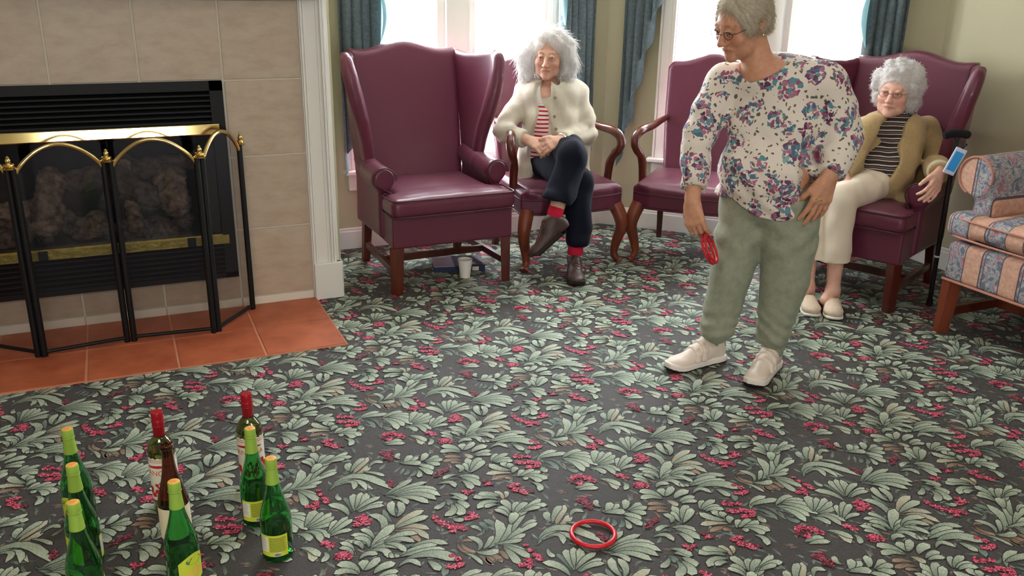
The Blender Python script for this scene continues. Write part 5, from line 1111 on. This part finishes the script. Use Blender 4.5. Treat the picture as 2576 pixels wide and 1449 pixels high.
# ---- standing person
def person_standing():
    g = (2.2, 2.63); B = lambda x, y, o=0: body_pt(x, y, g, o)
    root = empty('person', (0, 0, 0), 0, 'person standing in a floral long-sleeved top and sage sweatpants, looking down and holding red rings', 'person')
    yb = math.radians(33); Rb = hframe(yb); L, BK = Rb[:, 0], Rb[:, 1]; FW = -BK
    HT = B(1866, 58, .02); s = 1.0; RHd = hframe(math.radians(60), math.radians(24), math.radians(-4))
    shR, shL, elR, elL = B(1822, 212, -.09), B(2074, 214, .09), B(1757, 345, -.03), B(2122, 345, .10)
    wrR, wrL = B(1742, 505, .07), B(2086, 446, .19); chest, belly, hip = B(1957, 285, .0), B(1932, 425, .02), B(1936, 505, 0)
    hipR, hipL = hip-L*.085, hip+L*.085; knR, knL = B(1838, 690, .0), B(1976, 700, .05); anR, anL = np.array([2.118, 2.722, .085]), np.array([2.290, 2.556, .085])
    neck = B(1918, 168, .02)
    def torso(F, e, k=.04):
        F.ell(chest+ZZ*.02, (.168+e, .118+e, .175+e), k, R=Rb); F.ell(chest+ZZ*.115+BK*.02, (.150+e, .100+e, .075+e), k, R=Rb)
        F.ell(B(1985, 182, -.04), (.115+e, .085+e, .050+e), k, R=Rb); F.ell(belly+FW*.015, (.170+e, .140+e, .150+e), k, R=Rb); F.ell(hip, (.175+e, .132+e, .105+e), k, R=Rb)
        for q in (-1, 1): F.ell(chest+L*q*.075+FW*.065-ZZ*.045, (.070+e, .062+e, .062+e), k, R=Rb); F.cap(neck-ZZ*.03, (shL if q > 0 else shR), .050+e, .058+e, k)
    lo, hi = np.array([1.70, 2.10, 0]), np.array([2.64, 3.02, 1.56])
    F = Field(lo, hi, .0045, zs=np.concatenate([np.arange(0, 1.02, .0045), np.arange(1.02, 1.56, .0033)]))
    torso(F, -.008)
    F.cap(neck-ZZ*.03, HT-RHd[:, 2]*.07+RHd[:, 1]*.03, .058, .054, .03)
    for a, b_, c, h in ((shR, elR, wrR, 0), (shL, elL, wrL, 1)): F.cap(a, b_, .048, .042, .03); F.cap(b_, c, .041, .027, .02, )
    for a, b_, c in ((hipR, knR, anR), (hipL, knL, anL)): F.cap(a, b_, .082, .056, .03); F.cap(b_, c, .054, .038, .02); F.cap(c, c+unit([-1, -.15 if c is anR else -.6, -.45])*.075, .033, .022, .02)
    hand(F, wrR, B(1752, 590, .10)-wrR, unit(RH*-.55-FH*.75), 1, (.42, .50, .62, .75), 1.08, (.45, .85, -.35), .03, tcurl=.5)
    hand(F, wrL, B(2036, 575, .17)-wrL, unit(RH*.35-FH*.9+ZZ*.1), 1, (.16, .14, .12, .16), 1.16, (.40, .95, -.25), .06)
    head(F, HT, RHd, s)
    body = F.mesh('body', M_SKIN_S, root, paint=face_paint(HT, RHd, s, (.75, .68, .62)))
    eyes(root, HT, RHd, s, (.0, -1, -.35), (88, 90, 86))
    # top
    F = Field(lo+[0, 0, .44], hi, .0055); torso(F, .012); F.chain([hip-ZZ*.02-L*.07, hip-ZZ*.06], [.135, .12], .05)
    hem = lambda x, y, z: (.642+np.minimum(1.9*((x-hip[0])*RH[0]+(y-hip[1])*RH[1]-.03)**2, .07))-z
    F.cut(hem)
    F.chain([shR, (shR+elR)/2-RH*.008, elR, wrR*.72+elR*.28, wrR], [.072, .068, .062, .052, .042], .03)
    F.chain([shL, (shL+elL)/2+RH*.008, elL, wrL*.6+elL*.4, wrL], [.078, .075, .072, .060, .050], .03)
    F.ell(B(2062, 318, .06), (.07, .07, .09), .03, R=Rb)
    sd = unit(wrR-elR); lop(F, wrR-sd*.045, sd, .08, .09); sd2 = unit(wrL-elL); lop(F, wrL-sd2*.010, sd2, .09, .09)
    nk = unit(HT-neck+FW*.05); F.ell(neck+FW*.045+ZZ*.045, (.098, .098, .085), .012, 'sub', R=Rb); F.cap(neck-ZZ*.01, neck+nk*.12, .070, .070, .01, 'sub')
    ua, ub = elR, elL
    def folds(x, y, z):
        u = (x-chest[0])*L[0]+(y-chest[1])*L[1]; d = .0045*(np.abs(np.sin(17*(z+.9*u)+2.2*np.sin(8*z-5*u)))-.5)*np.exp(-((z-.84)/.20)**2)+.0035*np.sin(55*z+22*u+3*np.sin(18*u))*np.exp(-((z-.78)/.16)**2)+.003*np.sin(40*(z+u*.8)+5*np.sin(9*z))
        dd = np.sqrt((x-ub[0])**2+(y-ub[1])**2+(z-ub[2])**2); d = d+.006*np.sin(95*z+30*u)*np.exp(-(dd/.10)**2)
        dd = np.sqrt((x-ua[0])**2+(y-ua[1])**2+(z-ua[2])**2); return d+.004*np.sin(90*z-20*u)*np.exp(-(dd/.10)**2)
    F.disp(folds); t = F.mesh('floral_top', M_FLOWER, root, smooth_it=1)
    # trousers
    F = Field(lo+[0, 0, .05], [hi[0], hi[1], .86], .0055)
    F.ell(hip+ZZ*.01, (.178, .138, .115), .04, R=Rb)
    F.chain([hipR, hipR*.5+knR*.5, knR, B(1818, 770, .0), B(1806, 822, .01), anR+ZZ*.055], [.104, .092, .080, .072, .066, .048], .03)
    F.chain([hipL, hipL*.5+knL*.5, knL, B(1956, 780, .04), B(1945, 836, .04), anL+ZZ*.060], [.112, .104, .092, .078, .068, .048], .03)
    for an in (anR, anL): F.cap(an+ZZ*.085, an+ZZ*.0, .047, .044, .010)
    def pf(x, y, z):
        u = (x-hip[0])*RH[0]+(y-hip[1])*RH[1]; w_ = np.exp(-((z-.20)/.07)**2)
        return .0035*np.sin(120*z+25*u+6*np.sin(14*u))*w_+.0025*np.sin(24*z+46*u+4*np.sin(11*z))+.005*np.sin(60*(z-u*.9))*np.exp(-((z-.56)/.06)**2)
    F.disp(pf); F.cut(lambda x, y, z: .068-z+0*x+0*y); F.mesh('sweatpants', M_SAGE, root, smooth_it=1)
    # shoes
    def ft(toe, heel):
        d = unit(np.array(heel)-np.array(toe)); up = ZZ; x = np.cross(d, up); return np.stack([x, d, up], 1)
    R1 = ft((1.900, 2.700, 0), (2.170, 2.720, 0)); R2 = ft((2.125, 2.455, 0), (2.338, 2.585, 0))
    shoe('shoe', root, (2.112, 2.716, .0015), R1, M_SHOEW, M_MIDS, .275, 'sneaker'); shoe('shoe', root, (2.292, 2.558, .0015), R2, M_SHOEW, M_MIDS, .275, 'sneaker')
    # hair: short, thin, swept back
    M_H = hair_mat('fine_blond_grey_hair', (240, 228, 206), .40)
    F = Field(HT-.16, HT+.19, .0045); F.frame(HT, RHd); S = lambda *v: np.array(v)*s
    F.ell(S(0, .024, .040), S(.088, .103, .096), .02); F.ell(S(0, .060, -.02), S(.070, .060, .055), .03)
    for e in (-1, 1): F.ell(S(e*.066, -.010, .018), S(.022, .046, .046), .02)
    F.ell(S(0, -.128, -.004), S(.092, .088, .100), .015, 'sub')
    for e in (-1, 1): F.ell(S(e*.088, .016, -.020), S(.020, .024, .040), .012, 'sub')
    F.ell(S(0, -.02, -.13), S(.10, .09, .09), .02, 'sub')
    F.frame(); F.disp(lambda x, y, z: .0022*np.sin(110*x+60*z)*np.sin(90*y-40*z)); hc = F.mesh('hair', M_H, root, smooth_it=1)
    rt, dr = surf_samples(hc, 6500, 5); back = RHd[:, 1]*.55-RHd[:, 2]*.75; bk_ = back[None]-dr*(dr@back)[:, None]*.92
    strands('strands', M_H, hc, rt, bk_+dr*.10, .036, 7, .0008, .15, .10, 5, .10, 5)
    rt, dr = scalp(260, HT, RHd, s, 6, (.082, .098, .092), .040, keep=lambda p, d: (p[:, 1] < -.03) & (p[:, 2] > .07)); strands('fringe', M_H, hc, rt, dr*.5-RHd[:, 2]*.5+RHd[:, 0]*-.3, .045, 6, .0006, .6, .05, 5, .2, 6)
    specs(root, HT, RHd, s, .0011, mat('dark_wire_frame', (60, 50, 46), .3, .5, .8))
    er = HT+RHd@S(.083, .012, -.040); MB().lathe([(.0001, -.004), (.003, -.003), (.004, 0), (.003, .003), (.0001, .004)], 10, Matrix.Translation(er)).obj('earring', M_BRASS, root, auto=True)
    MB().tube([tuple(B(2060, 503, .262)+RH*.011*math.cos(t_)+FH*.011*math.sin(t_)) for t_ in np.linspace(0, 2*PI, 15)], .0016, 6, cap=False).obj('finger_ring', M_BRASS, root, auto=True)
    return wrR
# rings held in the right hand
person_standing()
hp = body_pt(1781, 628, (2.2, 2.63), .115)
for k, (dx, dz, ang) in enumerate(((0, 0, 0), (.006, .004, .0))):
    ax_ = unit(np.array(body_pt(1798, 662, (2.2, 2.63), .115))-np.array(body_pt(1765, 592, (2.2, 2.63), .115))); n_ = unit(np.cross(ax_, FH*math.cos(.38+ang)+RH*math.sin(.38+ang))); b_ = np.cross(n_, ax_)
    M = Matrix(((ax_[0], b_[0], n_[0]), (ax_[1], b_[1], n_[1]), (ax_[2], b_[2], n_[2]))).to_4x4()
    o = ring('toss_ring', .0560, .0055, M_RING, ('red plastic ring hanging from the fingers of the standing person, nearer the thigh', 'red plastic ring in the same hand as the one nearer the thigh, tilted outward')[k], M=M); o.location = Vector(hp)+Vector(n_)*(.013*k)

# ---- seated person with long white hair
M_CREAM = mat('cream_canvas_jacket', (206, 196, 178), 0.8, 0.25, noise=(18, .3), bump=(220, .25)); M_NAVYP = mat('navy_trousers', (18, 20, 34), 0.85, 0.2, bump=(240, .2), sheen=.03)
M_TEE = striped('red_striped_tee', [(0, (226, 220, 216)), (.38, (186, 34, 52)), (.80, (226, 220, 216))], .022, .002, .15, (.862, (226, 220, 216)))
M_REDS = mat('red_ribbed_sock', (204, 36, 66), 0.85, 0.2, noise=(200, .5), col2=(180, 26, 54)); M_BRSH = mat('dark_brown_leather', (72, 50, 46), 0.45, 0.5, noise=(40, .5), bump=(60, .3)); M_BRSOLE = mat('dark_brown_sole', (40, 30, 28), 0.7, 0.3); M_LACE = mat('brown_lace', (96, 74, 64), 0.7, 0.3)
def person_reading_hair():
    g = (2.17, 4.38); B = lambda x, y, o=0: body_pt(x, y, g, o)
    root = empty('person', (0, 0, 0), 0, 'seated person with long white hair, cream jacket, crossed legs in navy trousers and red socks', 'person')
    Rb = hframe(math.radians(-6), math.radians(-2)); L, BK = Rb[:, 0], Rb[:, 1]; FW = -BK
    HT = B(1381, 141, .03); s = 1.0; RHd = hframe(math.radians(11), math.radians(6), math.radians(-2))
    P0 = np.array([2.19, 4.40, .55]); hipR, hipL = P0-L*.085, P0+L*.085
    chest, belly, neck = B(1386, 285, .02), B(1388, 370, .04), B(1382, 212, -.01)
    shR, shL, elR, elL = B(1326, 232, -.03), B(1447, 232, -.03), B(1268, 330, .13), B(1476, 338, .05); wrR, wrL = B(1330, 353, .22), B(1408, 353, .22)
    knB, anB = np.array([2.150, 3.975, .500]), np.array([2.130, 3.945, .10]); knT, anT = B(1440, 392, .42), B(1392, 552, .50)
    def torso(F, e, k=.04):
        F.ell(chest, (.150+e, .105+e, .165+e), k, R=Rb); F.ell(chest+ZZ*.10, (.140+e, .085+e, .07+e), k, R=Rb); F.ell(belly, (.150+e, .120+e, .14+e), k, R=Rb); F.ell(P0+ZZ*.01, (.165+e, .125+e, .10+e), k, R=Rb)
        for q in (-1, 1): F.ell(chest+L*q*.065+FW*.055-ZZ*.05, (.055+e, .050+e, .055+e), k, R=Rb); F.cap(neck-ZZ*.04, (shL if q > 0 else shR), .040+e, .046+e, k)
    lo, hi = np.array([1.68, 3.62, .0]), np.array([2.56, 4.58, 1.32])
    F = Field(lo, hi, .0046, zs=np.concatenate([np.arange(0, .60, .005), np.arange(.60, .80, .0036), np.arange(.80, .98, .005), np.arange(.98, 1.32, .0033)]))
    torso(F, -.010); F.cap(neck-ZZ*.05, HT-RHd[:, 2]*.07+RHd[:, 1]*.03, .056, .050, .03)
    for a, b_, c in ((shR, elR, wrR), (shL, elL, wrL)): F.cap(a, b_, .042, .038, .03); F.cap(b_, c, .036, .026, .02)
    for a, b_, c in ((hipR, knB, anB), (hipL, knT, anT)): F.cap(a, b_, .075, .052, .03); F.cap(b_, c, .050, .036, .02)
    hc = B(1366, 365, .29)
    hand(F, wrR, unit(hc-wrR)*1.0+RH*.10-ZZ*.15, unit(-FH*.75+ZZ*.6+RH*.1), -1, (.55, .6, .65, .7), 1.0, (.35, .9, .15), .04)
    hand(F, wrL+FH*-.012, unit(hc-wrL)-RH*.15-ZZ*.10, unit(-FH*.85+ZZ*.5-RH*.1), 1, (.50, .55, .6, .65), 1.0, (.35, .9, .25), .04)
    head(F, HT, RHd, s); F.mesh('body', M_SKIN_1, root, paint=face_paint(HT, RHd, s, (.62, .56, .52))); eyes(root, HT, RHd, s, (-.12, -1, -.12), (92, 84, 80))
    # tee
    F = Field(lo+[0, 0, .5], hi, .006); torso(F, .004); F.ell(neck+FW*.085-ZZ*.045, (.062, .07, .105), .01, 'sub', R=Rb); F.cap(neck-ZZ*.03, neck+ZZ*.15, .066, .066, .01, 'sub'); F.mesh('striped_tee', M_TEE, root)
    # jacket
    F = Field(lo+[-.03, 0, .38], hi, .006); torso(F, .024)
    F.chain([shR, (shR+elR)/2-RH*.012, elR, elR*.45+wrR*.55, wrR], [.056, .058, .060, .052, .044], .03); F.chain([shL, (shL+elL)/2+RH*.012, elL, elL*.45+wrL*.55, wrL], [.056, .058, .060, .052, .044], .03)
    F.chain([B(1325, 390, .08), B(1318, 440, .10), B(1310, 462, .12)], [.055, .045, .035], .03, flat=(FH, .6)); F.chain([B(1455, 380, .02), B(1462, 430, .04)], [.06, .05], .03)
    for w_, e_ in ((wrR, elR), (wrL, elL)): d = unit(w_-e_); lop(F, w_-d*.028, d, .085, .09)
    F.chain([B(1366, 205, .12), B(1366, 262, .155), B(1366, 300, .165), B(1358, 345, .17), B(1345, 400, .18)], [.052, .044, .042, .050, .064], .006, 'sub'); F.cap(neck-ZZ*.02, neck+ZZ*.15, .062, .074, .01, 'sub'); F.ell(neck+FW*.06-ZZ*.02, (.052, .06, .07), .01, 'sub', R=Rb)
    def folds(x, y, z):
        u = (x-chest[0])*RH[0]+(y-chest[1])*RH[1]; f = .0030*np.sin(38*z+26*u+4*np.sin(13*u))+.0055*(np.abs(np.sin(15*u+9*z+2.5*np.sin(11*z-6*u)))-.5)
        for q in (elR, elL): dd = (x-q[0])**2+(y-q[1])**2+(z-q[2])**2; f = f+.006*np.sin(85*z-45*u)*np.exp(-dd/.012)
        return f
    F.disp(folds); J = F.mesh('jacket', M_CREAM, root, smooth_it=1)
    for e in (-1, 1):
        cl = Field(neck-.16, neck+.14, .0045); base = neck-ZZ*.005
        cl.chain([base+BK*.045+ZZ*.030+L*e*.015, base+L*e*.062+ZZ*.018-BK*.005, base+L*e*.058+FW*.055-ZZ*.030, base+L*e*.032+FW*.098-ZZ*.075], [.015, .016, .016, .010], .01, flat=(unit(L*e+FW*.6), .5)); cl.mesh('collar', M_CREAM, J)
    for x, y in ((1397, 250), (1398, 291), (1396, 320)):
        p = B(x, y, .0); d = None
        mb = MB().lathe([(.0001, -.003), (.0085, -.003), (.009, 0), (.0085, .003), (.006, .0015), (.0001, .0015)], 14); o = mb.obj('button', M_GRAPEB, J, auto=True)
        q = None; vv = np.array([v.co for v in J.data.vertices]); n_ = ray_dir(x, y); n_ /= np.linalg.norm(n_); rel = vv-CAMP; dist = np.linalg.norm(np.cross(rel, n_), axis=1); k = np.where(dist < .012)[0]; q = vv[k[np.argmin(rel[k]@n_)]] if len(k) else p
        o.matrix_world = Matrix.Translation(Vector(q)-Vector(n_)*.001)@Vector(-n_).to_track_quat('Z', 'Y').to_matrix().to_4x4()
    # trousers
    F = Field(lo+[0, -.0, .06], [hi[0], hi[1], .80], .006); F.ell(P0, (.172, .135, .105), .04, R=Rb)
    F.chain([hipR, hipR*.5+knB*.5, knB], [.090, .082, .070], .03); F.chain([knB, knB*.4+anB*.6+RH*.01, anB+ZZ*.10+RH*.012], [.072, .068, .066], .03)
    F2 = Field(lo+[0, -.0, .06], [hi[0], hi[1], .80], .006); F2.chain([hipL, hipL*.5+knT*.5+ZZ*.03, knT], [.092, .086, .074], .03); F2.chain([knT, knT*.45+anT*.55, anT+ZZ*.105+RH*.015], [.074, .078, .078], .03)
    dT = unit(anT-knT); lop(F2, anT-dT*.090, dT, .14, .12); F.D = np.minimum(F.D, F2.D); F.cut(lambda x, y, z: .165-z+0*x+0*y)
    F.disp(lambda x, y, z: .003*np.sin(30*z+25*x+3*np.sin(20*x+11*y))+.004*(np.abs(np.sin(12*z+22*x+2*np.sin(9*y)))-.5)); F.mesh('trousers', M_NAVYP, root, smooth_it=1)
    toe_ = unit(-RH*.74-ZZ*.62-FH*.26)
    for a, kk in ((anB, knB), (anT, knT)):
        F = Field(a-.12, a+.16, .004); d = unit(kk-a); F.chain([a+d*.065, a+d*.035, a-d*.03, a-d*.045+(toe_ if kk is knT else np.array([-.35, -.9, 0]))*.035], [.041, .038, .031, .020], .01); lop(F, a+d*.065, d, .08, .05); F.disp(lambda x, y, z: .0006*np.sin(900*z)); F.mesh('sock', M_REDS, root)
    d = unit([.40, .91, 0]); Rs = np.stack([np.cross(d, ZZ), d, ZZ], 1); shoe('shoe', root, (anB[0]+.0, anB[1]+.005, .0015), Rs, M_BRSH, M_BRSOLE, .270, 'laced', M_LACE)
    toe = unit(-RH*.74-ZZ*.62-FH*.26); up = unit(knT-anT); up = unit(up-toe*(up@toe)); dd = -toe; Rs = np.stack([np.cross(dd, up), dd, up], 1)
    shoe('shoe', root, anT-up*.090+toe*.015, Rs, M_BRSH, M_BRSOLE, .262, 'laced', M_LACE)
    # watch
    w_ = wrL+unit(elL-wrL)*.012; ax_ = unit(elL-wrL); a_ = unit(np.cross(ax_, ZZ)); b_ = np.cross(ax_, a_); wt = MB().tube([tuple(w_+(a_*math.cos(t_)+b_*math.sin(t_))*.0315) for t_ in np.linspace(0, 2*PI, 25)], .0055, 6, cap=False); wt.obj('wristwatch', mat('pale_metal_band', (214, 208, 196), .25, .5, .7), root, auto=True)
    # hair
    M_H = hair_mat('long_white_hair', (250, 248, 246), .62); F = Field(HT-[.24, .22, .20], HT+[.24, .24, .19], .005); F.frame(HT, RHd); S = lambda *v: np.array(v)
    F.ell(S(.002, .026, .050), S(.102, .112, .098), .02); F.chain([S(-.080, .020, .050), S(-.118, .012, -.02), S(-.120, .0, -.085), S(-.105, -.01, -.115)], [.050, .050, .044, .028], .03); F.chain([S(.080, .020, .050), S(.108, .012, -.02), S(.104, .0, -.075), S(.088, -.01, -.108)], [.050, .046, .038, .026], .03); F.ell(S(0, .075, -.05), S(.10, .05, .09), .03)
    F.ell(S(0, -.118, -.012), S(.064, .090, .086), .016, 'sub'); F.cap(S(0, -.13, -.05), S(0, -.02, -.14), .056, .056, .02, 'sub'); F.cap(S(0, -.10, .13), S(0, -.02, .165), .006, .006, .02, 'sub')
    F.frame(); F.disp(lambda x, y, z: .006*np.sin(60*x+20*z)*np.sin(42*z+35*y)+.003*np.sin(120*z+90*x)); hb = F.mesh('hair', M_H, root, smooth_it=1)
    nf = lambda P: ~((np.abs((P-HT)@RHd[:, 0]) < .068) & ((P-HT)@RHd[:, 1] < -.035) & ((P-HT)@RHd[:, 2] < .112) & ((P-HT)@RHd[:, 2] > -.2))
    rt, dr = surf_samples(hb, 4200, 3, nf); strands('strands', M_H, hb, rt, dr*.10-ZZ*1.0+dr*(dr[:, 2:3])*.8, .064, 12, .0009, .2, .34, 9, .25, 3)
    rt, dr = surf_samples(hb, 1500, 4, lambda P: nf(P) & ((P-HT)@RHd[:, 2] > -.07)); strands('flyaway_strands', M_H, hb, rt, dr*.9-ZZ*.3, .026, 8, .00055, .3, .42, 9, .35, 4)
M_GRAPEB = mat('horn_button', (150, 132, 108), .4, .5)
person_reading_hair()

# ---- seated person with curly white hair and glasses
M_CARD = mat('tan_knit_cardigan', (186, 160, 116), 0.95, 0.15, noise=(120, .5), col2=(160, 134, 92), bump=(150, .8), sheen=.3)
M_TURT = striped('striped_turtleneck', [(0, (64, 46, 42)), (.30, (214, 204, 196)), (.38, (72, 56, 50)), (.55, (150, 138, 130)), (.60, (58, 44, 40)), (.78, (222, 214, 206)), (.88, (64, 70, 66))], .040, .012)
M_CAPRI = mat('cream_capri_trousers', (222, 206, 186), 0.8, 0.25, bump=(220, .2)); M_SLIP = mat('beige_slip_on', (222, 200, 176), 0.6, 0.3, noise=(90, .3)); M_CUFFW = mat('pale_knit_cuff', (216, 204, 178), 0.95, .15, bump=(150, .8))
def person_curly():
    g = (3.45, 3.30); B = lambda x, y, o=0: body_pt(x, y, g, o)
    root = empty('person', (0, 0, 0), 0, 'seated person with curly white hair, glasses, tan cardigan and striped turtleneck', 'person')
    Rb = hframe(math.radians(30), math.radians(-8)); L, BK = Rb[:, 0], Rb[:, 1]; FW = -BK; CF = np.array([-.92, -.39, 0])
    HT = B(2253, 231, .08); s = 1.0; RHd = hframe(math.radians(35), math.radians(4), math.radians(-3))
    P0 = np.array([3.44, 3.28, .580]); hipR, hipL = P0+np.array([-.035, .085, 0]), P0+np.array([.035, -.085, 0])
    chest, belly, neck = B(2240, 362, .04), B(2212, 430, .10), B(2262, 300, .03)
    shR, shL, elR, elL = B(2183, 326, .10), B(2328, 326, -.02), B(2138, 412, .16), B(2354, 414, .10); wrR, wrL = B(2125, 452, .24), B(2364, 436, .34)
    knL, anL = np.array([3.085, 3.095, .525]), np.array([3.060, 3.045, .09]); knR, anR = np.array([3.020, 3.235, .525]), np.array([2.975, 3.125, .09])
    def torso(F, e, k=.04):
        F.ell(chest, (.135+e, .095+e, .150+e), k, R=Rb); F.ell(chest+ZZ*.085, (.125+e, .080+e, .065+e), k, R=Rb); F.ell(belly, (.140+e, .115+e, .13+e), k, R=Rb); F.ell(P0, (.150+e, .120+e, .09+e), k, R=Rb)
        for q in (-1, 1): F.ell(chest+L*q*.055+FW*.050-ZZ*.055, (.05+e, .045+e, .05+e), k, R=Rb); F.cap(neck-ZZ*.035, (shL if q > 0 else shR), .038+e, .044+e, k)
    lo, hi = np.array([2.80, 2.80, .0]), np.array([3.82, 3.56, 1.22])
    F = Field(lo, hi, .0048, zs=np.concatenate([np.arange(0, .50, .0055), np.arange(.50, .74, .0038), np.arange(.74, .90, .0055), np.arange(.90, 1.22, .0035)]))
    torso(F, -.012); F.cap(neck-ZZ*.05, HT-RHd[:, 2]*.07+RHd[:, 1]*.03, .052, .048, .03)
    for a, b_, c in ((shR, elR, wrR), (shL, elL, wrL)): F.cap(a, b_, .040, .036, .03); F.cap(b_, c, .034, .025, .02)
    for a, b_, c in ((hipR, knR, anR), (hipL, knL, anL)): F.cap(a, b_, .070, .050, .03); F.cap(b_, b_*.6+c*.4, .048, .046, .02); F.cap(b_*.6+c*.4, c, .046, .030, .02); F.cap(c, c+CF*.07-ZZ*.035, .030, .026, .02); F.cap(c, c-ZZ*.03-CF*.02, .031, .030, .015)
    hand(F, wrL, B(2336, 505, .42)-wrL, unit(-FH*.55+RH*.62+ZZ*.5), 1, (.22, .25, .3, .38), 1.02, (.5, .8, -.1), .03); hand(F, wrR, unit(CF+RH*.4-ZZ*.2), ZZ, -1, (.3, .3, .35, .4), 1.0)
    head(F, HT, RHd, s*.98, .9); F.mesh('body', M_SKIN_3, root, paint=face_paint(HT, RHd, s, (.86, .82, .80))); eyes(root, HT, RHd, s*.98, (-.1, -1, -.05), (96, 96, 92))
    F = Field(lo+[0, 0, .48], hi, .006); torso(F, .004); F.cap(neck-ZZ*.06, neck+unit(HT-neck)*.050, .068, .060, .02); F.disp(lambda x, y, z: .002*np.sin(70*z+20*x)); F.mesh('striped_turtleneck', M_TURT, root)
    F = Field(lo+[.05, -.05, .42], hi, .006); torso(F, .022)
    F.chain([shR, elR, wrR], [.058, .062, .050], .03); F.chain([shL, (shL+elL)/2+RH*.01, elL, elL*.5+wrL*.5, wrL], [.060, .064, .066, .060, .050], .03)
    F.chain([B(2320, 440, .03), B(2300, 480, .10), B(2270, 505, .20)], [.060, .050, .040], .03); F.chain([B(2160, 400, .16), B(2150, 460, .18)], [.05, .04], .03)
    for w_, e_ in ((wrR, elR), (wrL, elL)): d = unit(w_-e_); lop(F, w_-d*.018, d, .08, .09)
    F.chain([B(2256, 300, .13), B(2240, 340, .16), B(2222, 400, .20), B(2195, 455, .28), B(2200, 490, .34)], [.050, .058, .076, .090, .09], .008, 'sub'); F.cap(neck-ZZ*.03, neck+unit(HT-neck)*.16, .074, .078, .012, 'sub')
    F.disp(lambda x, y, z: .0035*np.sin(30*z+40*x+3*np.sin(14*z))+.005*(np.abs(np.sin(14*(x+y)+7*z+2*np.sin(9*z)))-.5)+.0008*np.sin(520*z)); C_ = F.mesh('cardigan', M_CARD, root, smooth_it=1)
    cu = Field(wrL-.12, wrL+.12, .0045); d = unit(wrL-elL); cu.cap(wrL-d*.055, wrL-d*.026, .055, .054, .01); lop(cu, wrL-d*.022, d, .08, .07); cu.mesh('cuff', M_CUFFW, C_)
    F = Field(lo+[0, 0, .14], [hi[0], hi[1], .74], .006); F.ell(P0, (.158, .128, .095), .04, R=Rb)
    for h_, k_, a_ in ((hipR, knR, anR), (hipL, knL, anL)): F.chain([h_, k_*.5+h_*.5, k_], [.085, .080, .068], .03); F.chain([k_, k_*.45+a_*.55+CF*.005, a_+ZZ*.06], [.068, .066, .066], .03)
    F.cut(lambda x, y, z: .232-z+0*x+0*y); F.disp(lambda x, y, z: .0025*np.sin(34*z+30*y+3*np.sin(20*x))+.004*np.sin(60*x+40*y)*np.exp(-((z-.60)/.04)**2)); F.mesh('capri_trousers', M_CAPRI, root, smooth_it=1)
    for a, t_ in ((anL, (-.62, -.78, 0)), (anR, (-.52, -.85, 0))): d = -unit(t_); shoe('shoe', root, (a[0], a[1], .0015), np.stack([np.cross(d, ZZ), d, ZZ], 1), M_SLIP, M_MIDS, .245, 'slip')
    M_H = hair_mat('curly_white_hair', (250, 249, 248), .50); F = Field(HT-[.20, .20, .18], HT+[.20, .20, .17], .0042); F.frame(HT, RHd)
    F.ell((0, .030, .046), (.100, .108, .092), .02); F.ell((.072, .030, -.035), (.046, .060, .062), .03); F.ell((-.072, .025, -.025), (.040, .052, .054), .03); F.ell((0, .07, -.03), (.09, .06, .07), .03)
    rs = np.random.RandomState(9)
    for _ in range(150):
        d = rs.randn(3); d /= np.linalg.norm(d)
        if d[2] < -.55 or (d[1] < -.45 and d[2] < .62 and abs(d[0]) < .80): continue
        p = d*np.array([.104, .110, .096])+np.array([0, .028, .040]); F.ell(p, (.017+.008*rs.rand(),)*3, .008)
    F.ell((0, -.120, -.014), (.070, .090, .078), .014, 'sub'); F.cap((0, -.10, -.09), (0, -.02, -.12), .05, .05, .02, 'sub'); F.frame()
    F.disp(lambda x, y, z: .0025*np.sin(150*x+60*z)*np.sin(130*y+110*z)); hb = F.mesh('hair', M_H, root)
    nf = lambda P: ~((np.abs((P-HT)@RHd[:, 0]) < .064) & ((P-HT)@RHd[:, 1] < -.055) & ((P-HT)@RHd[:, 2] < .072))
    rt, dr = surf_samples(hb, 3600, 5, nf); strands('curls', M_H, hb, rt, dr*.25-ZZ*.3, .020, 12, .0010, .1, 1.3, 16, .5, 6)
    specs(root, HT, RHd, s*.98, .0010, mat('thin_bronze_frame', (110, 78, 60), .3, .5, .8))
person_curly()
